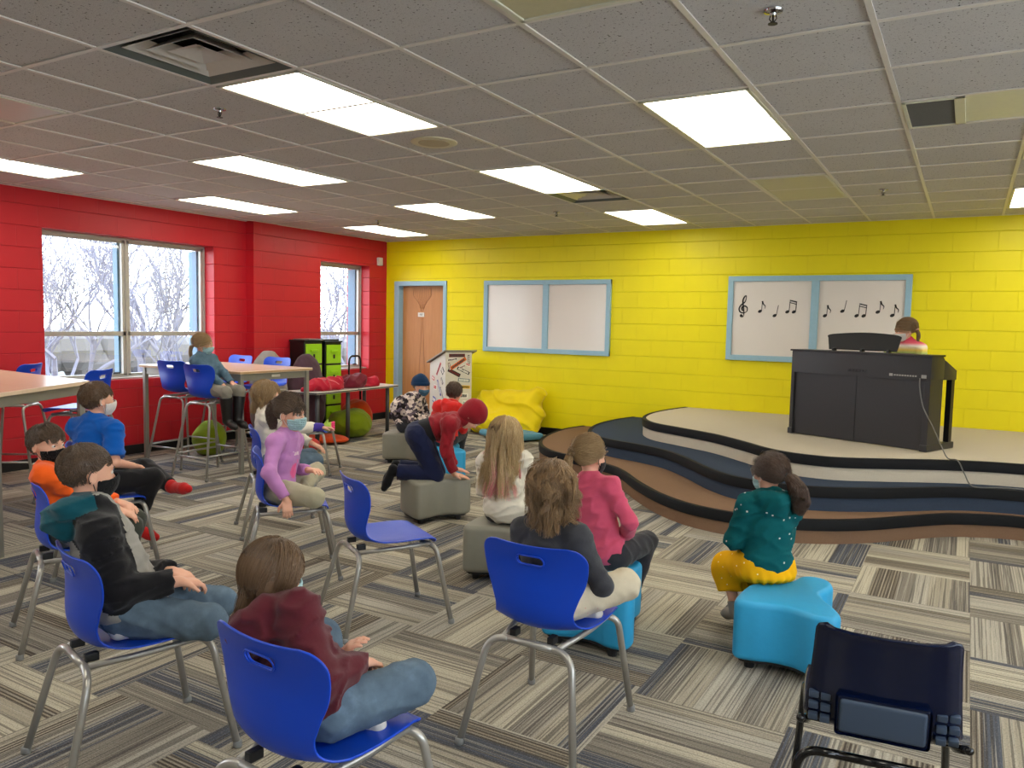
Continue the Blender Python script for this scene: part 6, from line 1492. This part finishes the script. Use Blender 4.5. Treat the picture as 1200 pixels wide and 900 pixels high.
P_('O', lambda: person('person', 'girl with very long blonde hair with pink tips in a white knit top', .94, (-2.325, 3.95, .412), (-2.362, 3.985, .848), 115, 116, 104, 2, 0,
    dict(hand=(.02, .22, .04), pole=(.8, -.4, -.5)), dict(hand=(-.03, .22, .04), pole=(-.8, -.4, -.5)), legR=dict(foot=(.09, .25, -.28), pole=(.3, 1, .4)), legL=dict(foot=(-.08, .25, -.28), pole=(-.2, 1, .4)),
    shirt=dict(mats=['whitec'], e=.020, loose=1.7, name='top', wr=.005, h=.007, hem=-.10), pants=dict(mats=['blackp']), feet=('shoe', 'shoe'),
    hair=bob_hair('hblond', 33, L=.43, n=5000, bang=False, clump=.5, rad=.0014, off=(.008, .030), wf=1.6, wave=.014, grav=1.0, jit=.17, ng=120, tip=pink_tip, face=.035)))
P_('P', lambda: person('person', 'girl in pink top with a short sandy ponytail in a yellow tie and black mask', .93, (-1.49, 3.505, .400), (-1.584, 3.50, .862), 94, 82, 72, 4, 0,
    dict(hand=('w', -1.425, 3.60, .455), pole=(.8, -.4, -.5)), dict(hand=(-.06, .2, .05), pole=(-.8, -.4, -.5)), legR=dict(foot=(.09, .22, -.27), pole=(.3, 1, .4)), legL=dict(foot=(-.08, .25, -.27), pole=(-.2, 1, .4)),
    shirt=dict(mats=['pinkc'], e=.013, name='top', h=.007, wr=.004), pants=dict(mats=['darkp'], e=.010), feet=('shoe', 'shoe'),
    hair=pony_hair('hsand', 36, (-.015, -.100, .030), [(-.02, -.104, .028), (-.035, -.135, .010), (-.040, -.140, -.05), (-.032, -.125, -.115)], [.012, .022, .026, .010], band='bandy', n=2600, nt=300, fly=.08), mask=('maskk', '', 'loopk')))
def skirt(ctx):
    s = ctx['s']; T = SDF(); pel = ctx['pel']; B = ctx['B']; T.ell(pel + V3((0, 0, -.01)), (.122 * s, .108 * s, .07 * s), B, .04)
    T.ell(pel + B @ V3((0, -.02, -.055)) * s, (.145 * s, .118 * s, .040 * s), B, .04)
    for hp, k_, a_ in ((ctx['hipR'], ctx['kR'], ctx['aR']), (ctx['hipL'], ctx['kL'], ctx['aL'])): T.cone(hp, k_, .088 * s, .072 * s, .05); T.cone(k_, k_ + (a_ - k_) * .55, .072 * s, .078 * s, .05, cut=.0)
    wc = pel + V3((0, 0, .06 * s)); top = .317
    def f(p):
        d = T(p); q = (p - F3(pel)) @ B.astype(np.float32); a = np.arctan2(q[:, 1], q[:, 0]); near = np.abs(d) < .06
        d = np.where(near, d + .006 * np.sin(a * 17 + 2 * np.sin(q[:, 2] * 20)) * np.clip(-.1 - q[:, 2] * 12, 0, 1) + .002 * nz(p, 40, 3), d); d = smax(d, half(p, wc, (0, 0, 1)).astype(np.float32), .01)
        return smax(d, -(p[:, 2] - .18).astype(np.float32), .004)
    lo, hi = T.bounds(.03); V, Q = surf(f, lo, hi, .006); ctx['put']('skirt', V, Q, M['mustard'], ctx['root'])
P_('Q', lambda: person('person', 'girl in dotted teal hoodie and mustard skirt on the sky blue ottoman at right', .90, (-.780, 3.80, .398), (-.792, 3.83, .815), 134, 122, 145, 6, 0,
    dict(hand=(.03, .22, .06), pole=(.7, -.5, -.5)), dict(hand=(-.03, .22, .06), pole=(-.7, -.5, -.5)), legR=dict(foot=(.05, .16, -.32), pole=(.2, 1, .4)), legL=dict(foot=(-.07, .17, -.32), pole=(-.2, 1, .4)),
    shirt=dict(mats=['tealdot'], e=.024, hood=1.1, name='hoodie', h=.007, wr=.004, hem=-.055, loose=1.25), feet=('shoe', 'shoe'), extra=skirt,
    leg_s=.82, hair=pony_hair('hdark', 39, (.010, -.108, .0), [(.01, -.112, .0), (.03, -.145, -.02), (.055, -.165, -.08), (.07, -.165, -.15), (.068, -.15, -.215)], [.014, .034, .048, .048, .018], n=3000, nt=900, wave=.014, fly=.08, band='bandk'), mask=('maskb', 'pleat', 'loopw')))
P_('R', lambda: person('person', 'girl in a rainbow striped top playing the piano on the stage', .97, (-.455, 8.235, 1.078), (-.515, 8.045, 1.522), 247, 247, 206, 14, 0,
    dict(hand=(.14, .38, .16), pole=(.6, -.3, -.7)), dict(hand=(-.14, .38, .16), pole=(-.6, -.3, -.7)), legR=dict(foot=(.07, .28, -.28), pole=(.1, 1, .4)), legL=dict(foot=(-.07, .28, -.28), pole=(-.1, 1, .4)),
    shirt=dict(mats=['rainbow'], e=.012, name='top'), pants=dict(mats=['darkp']), feet=('shoe', 'shoe'), hair=pony_hair('hlight', 42, (-.045, -.088, -.01), [(-.05, -.092, -.01), (-.065, -.10, -.06), (-.06, -.09, -.11), (-.055, -.08, -.15)], [.012, .017, .014, .006], n=1600, nt=160, band='bandpink'), mask=('maskw', '', 'loopw')))
import os, time as _t
for key, fn in KEYS:
    _a = _t.time(); fn(); print('person', key, round(_t.time() - _a, 1))
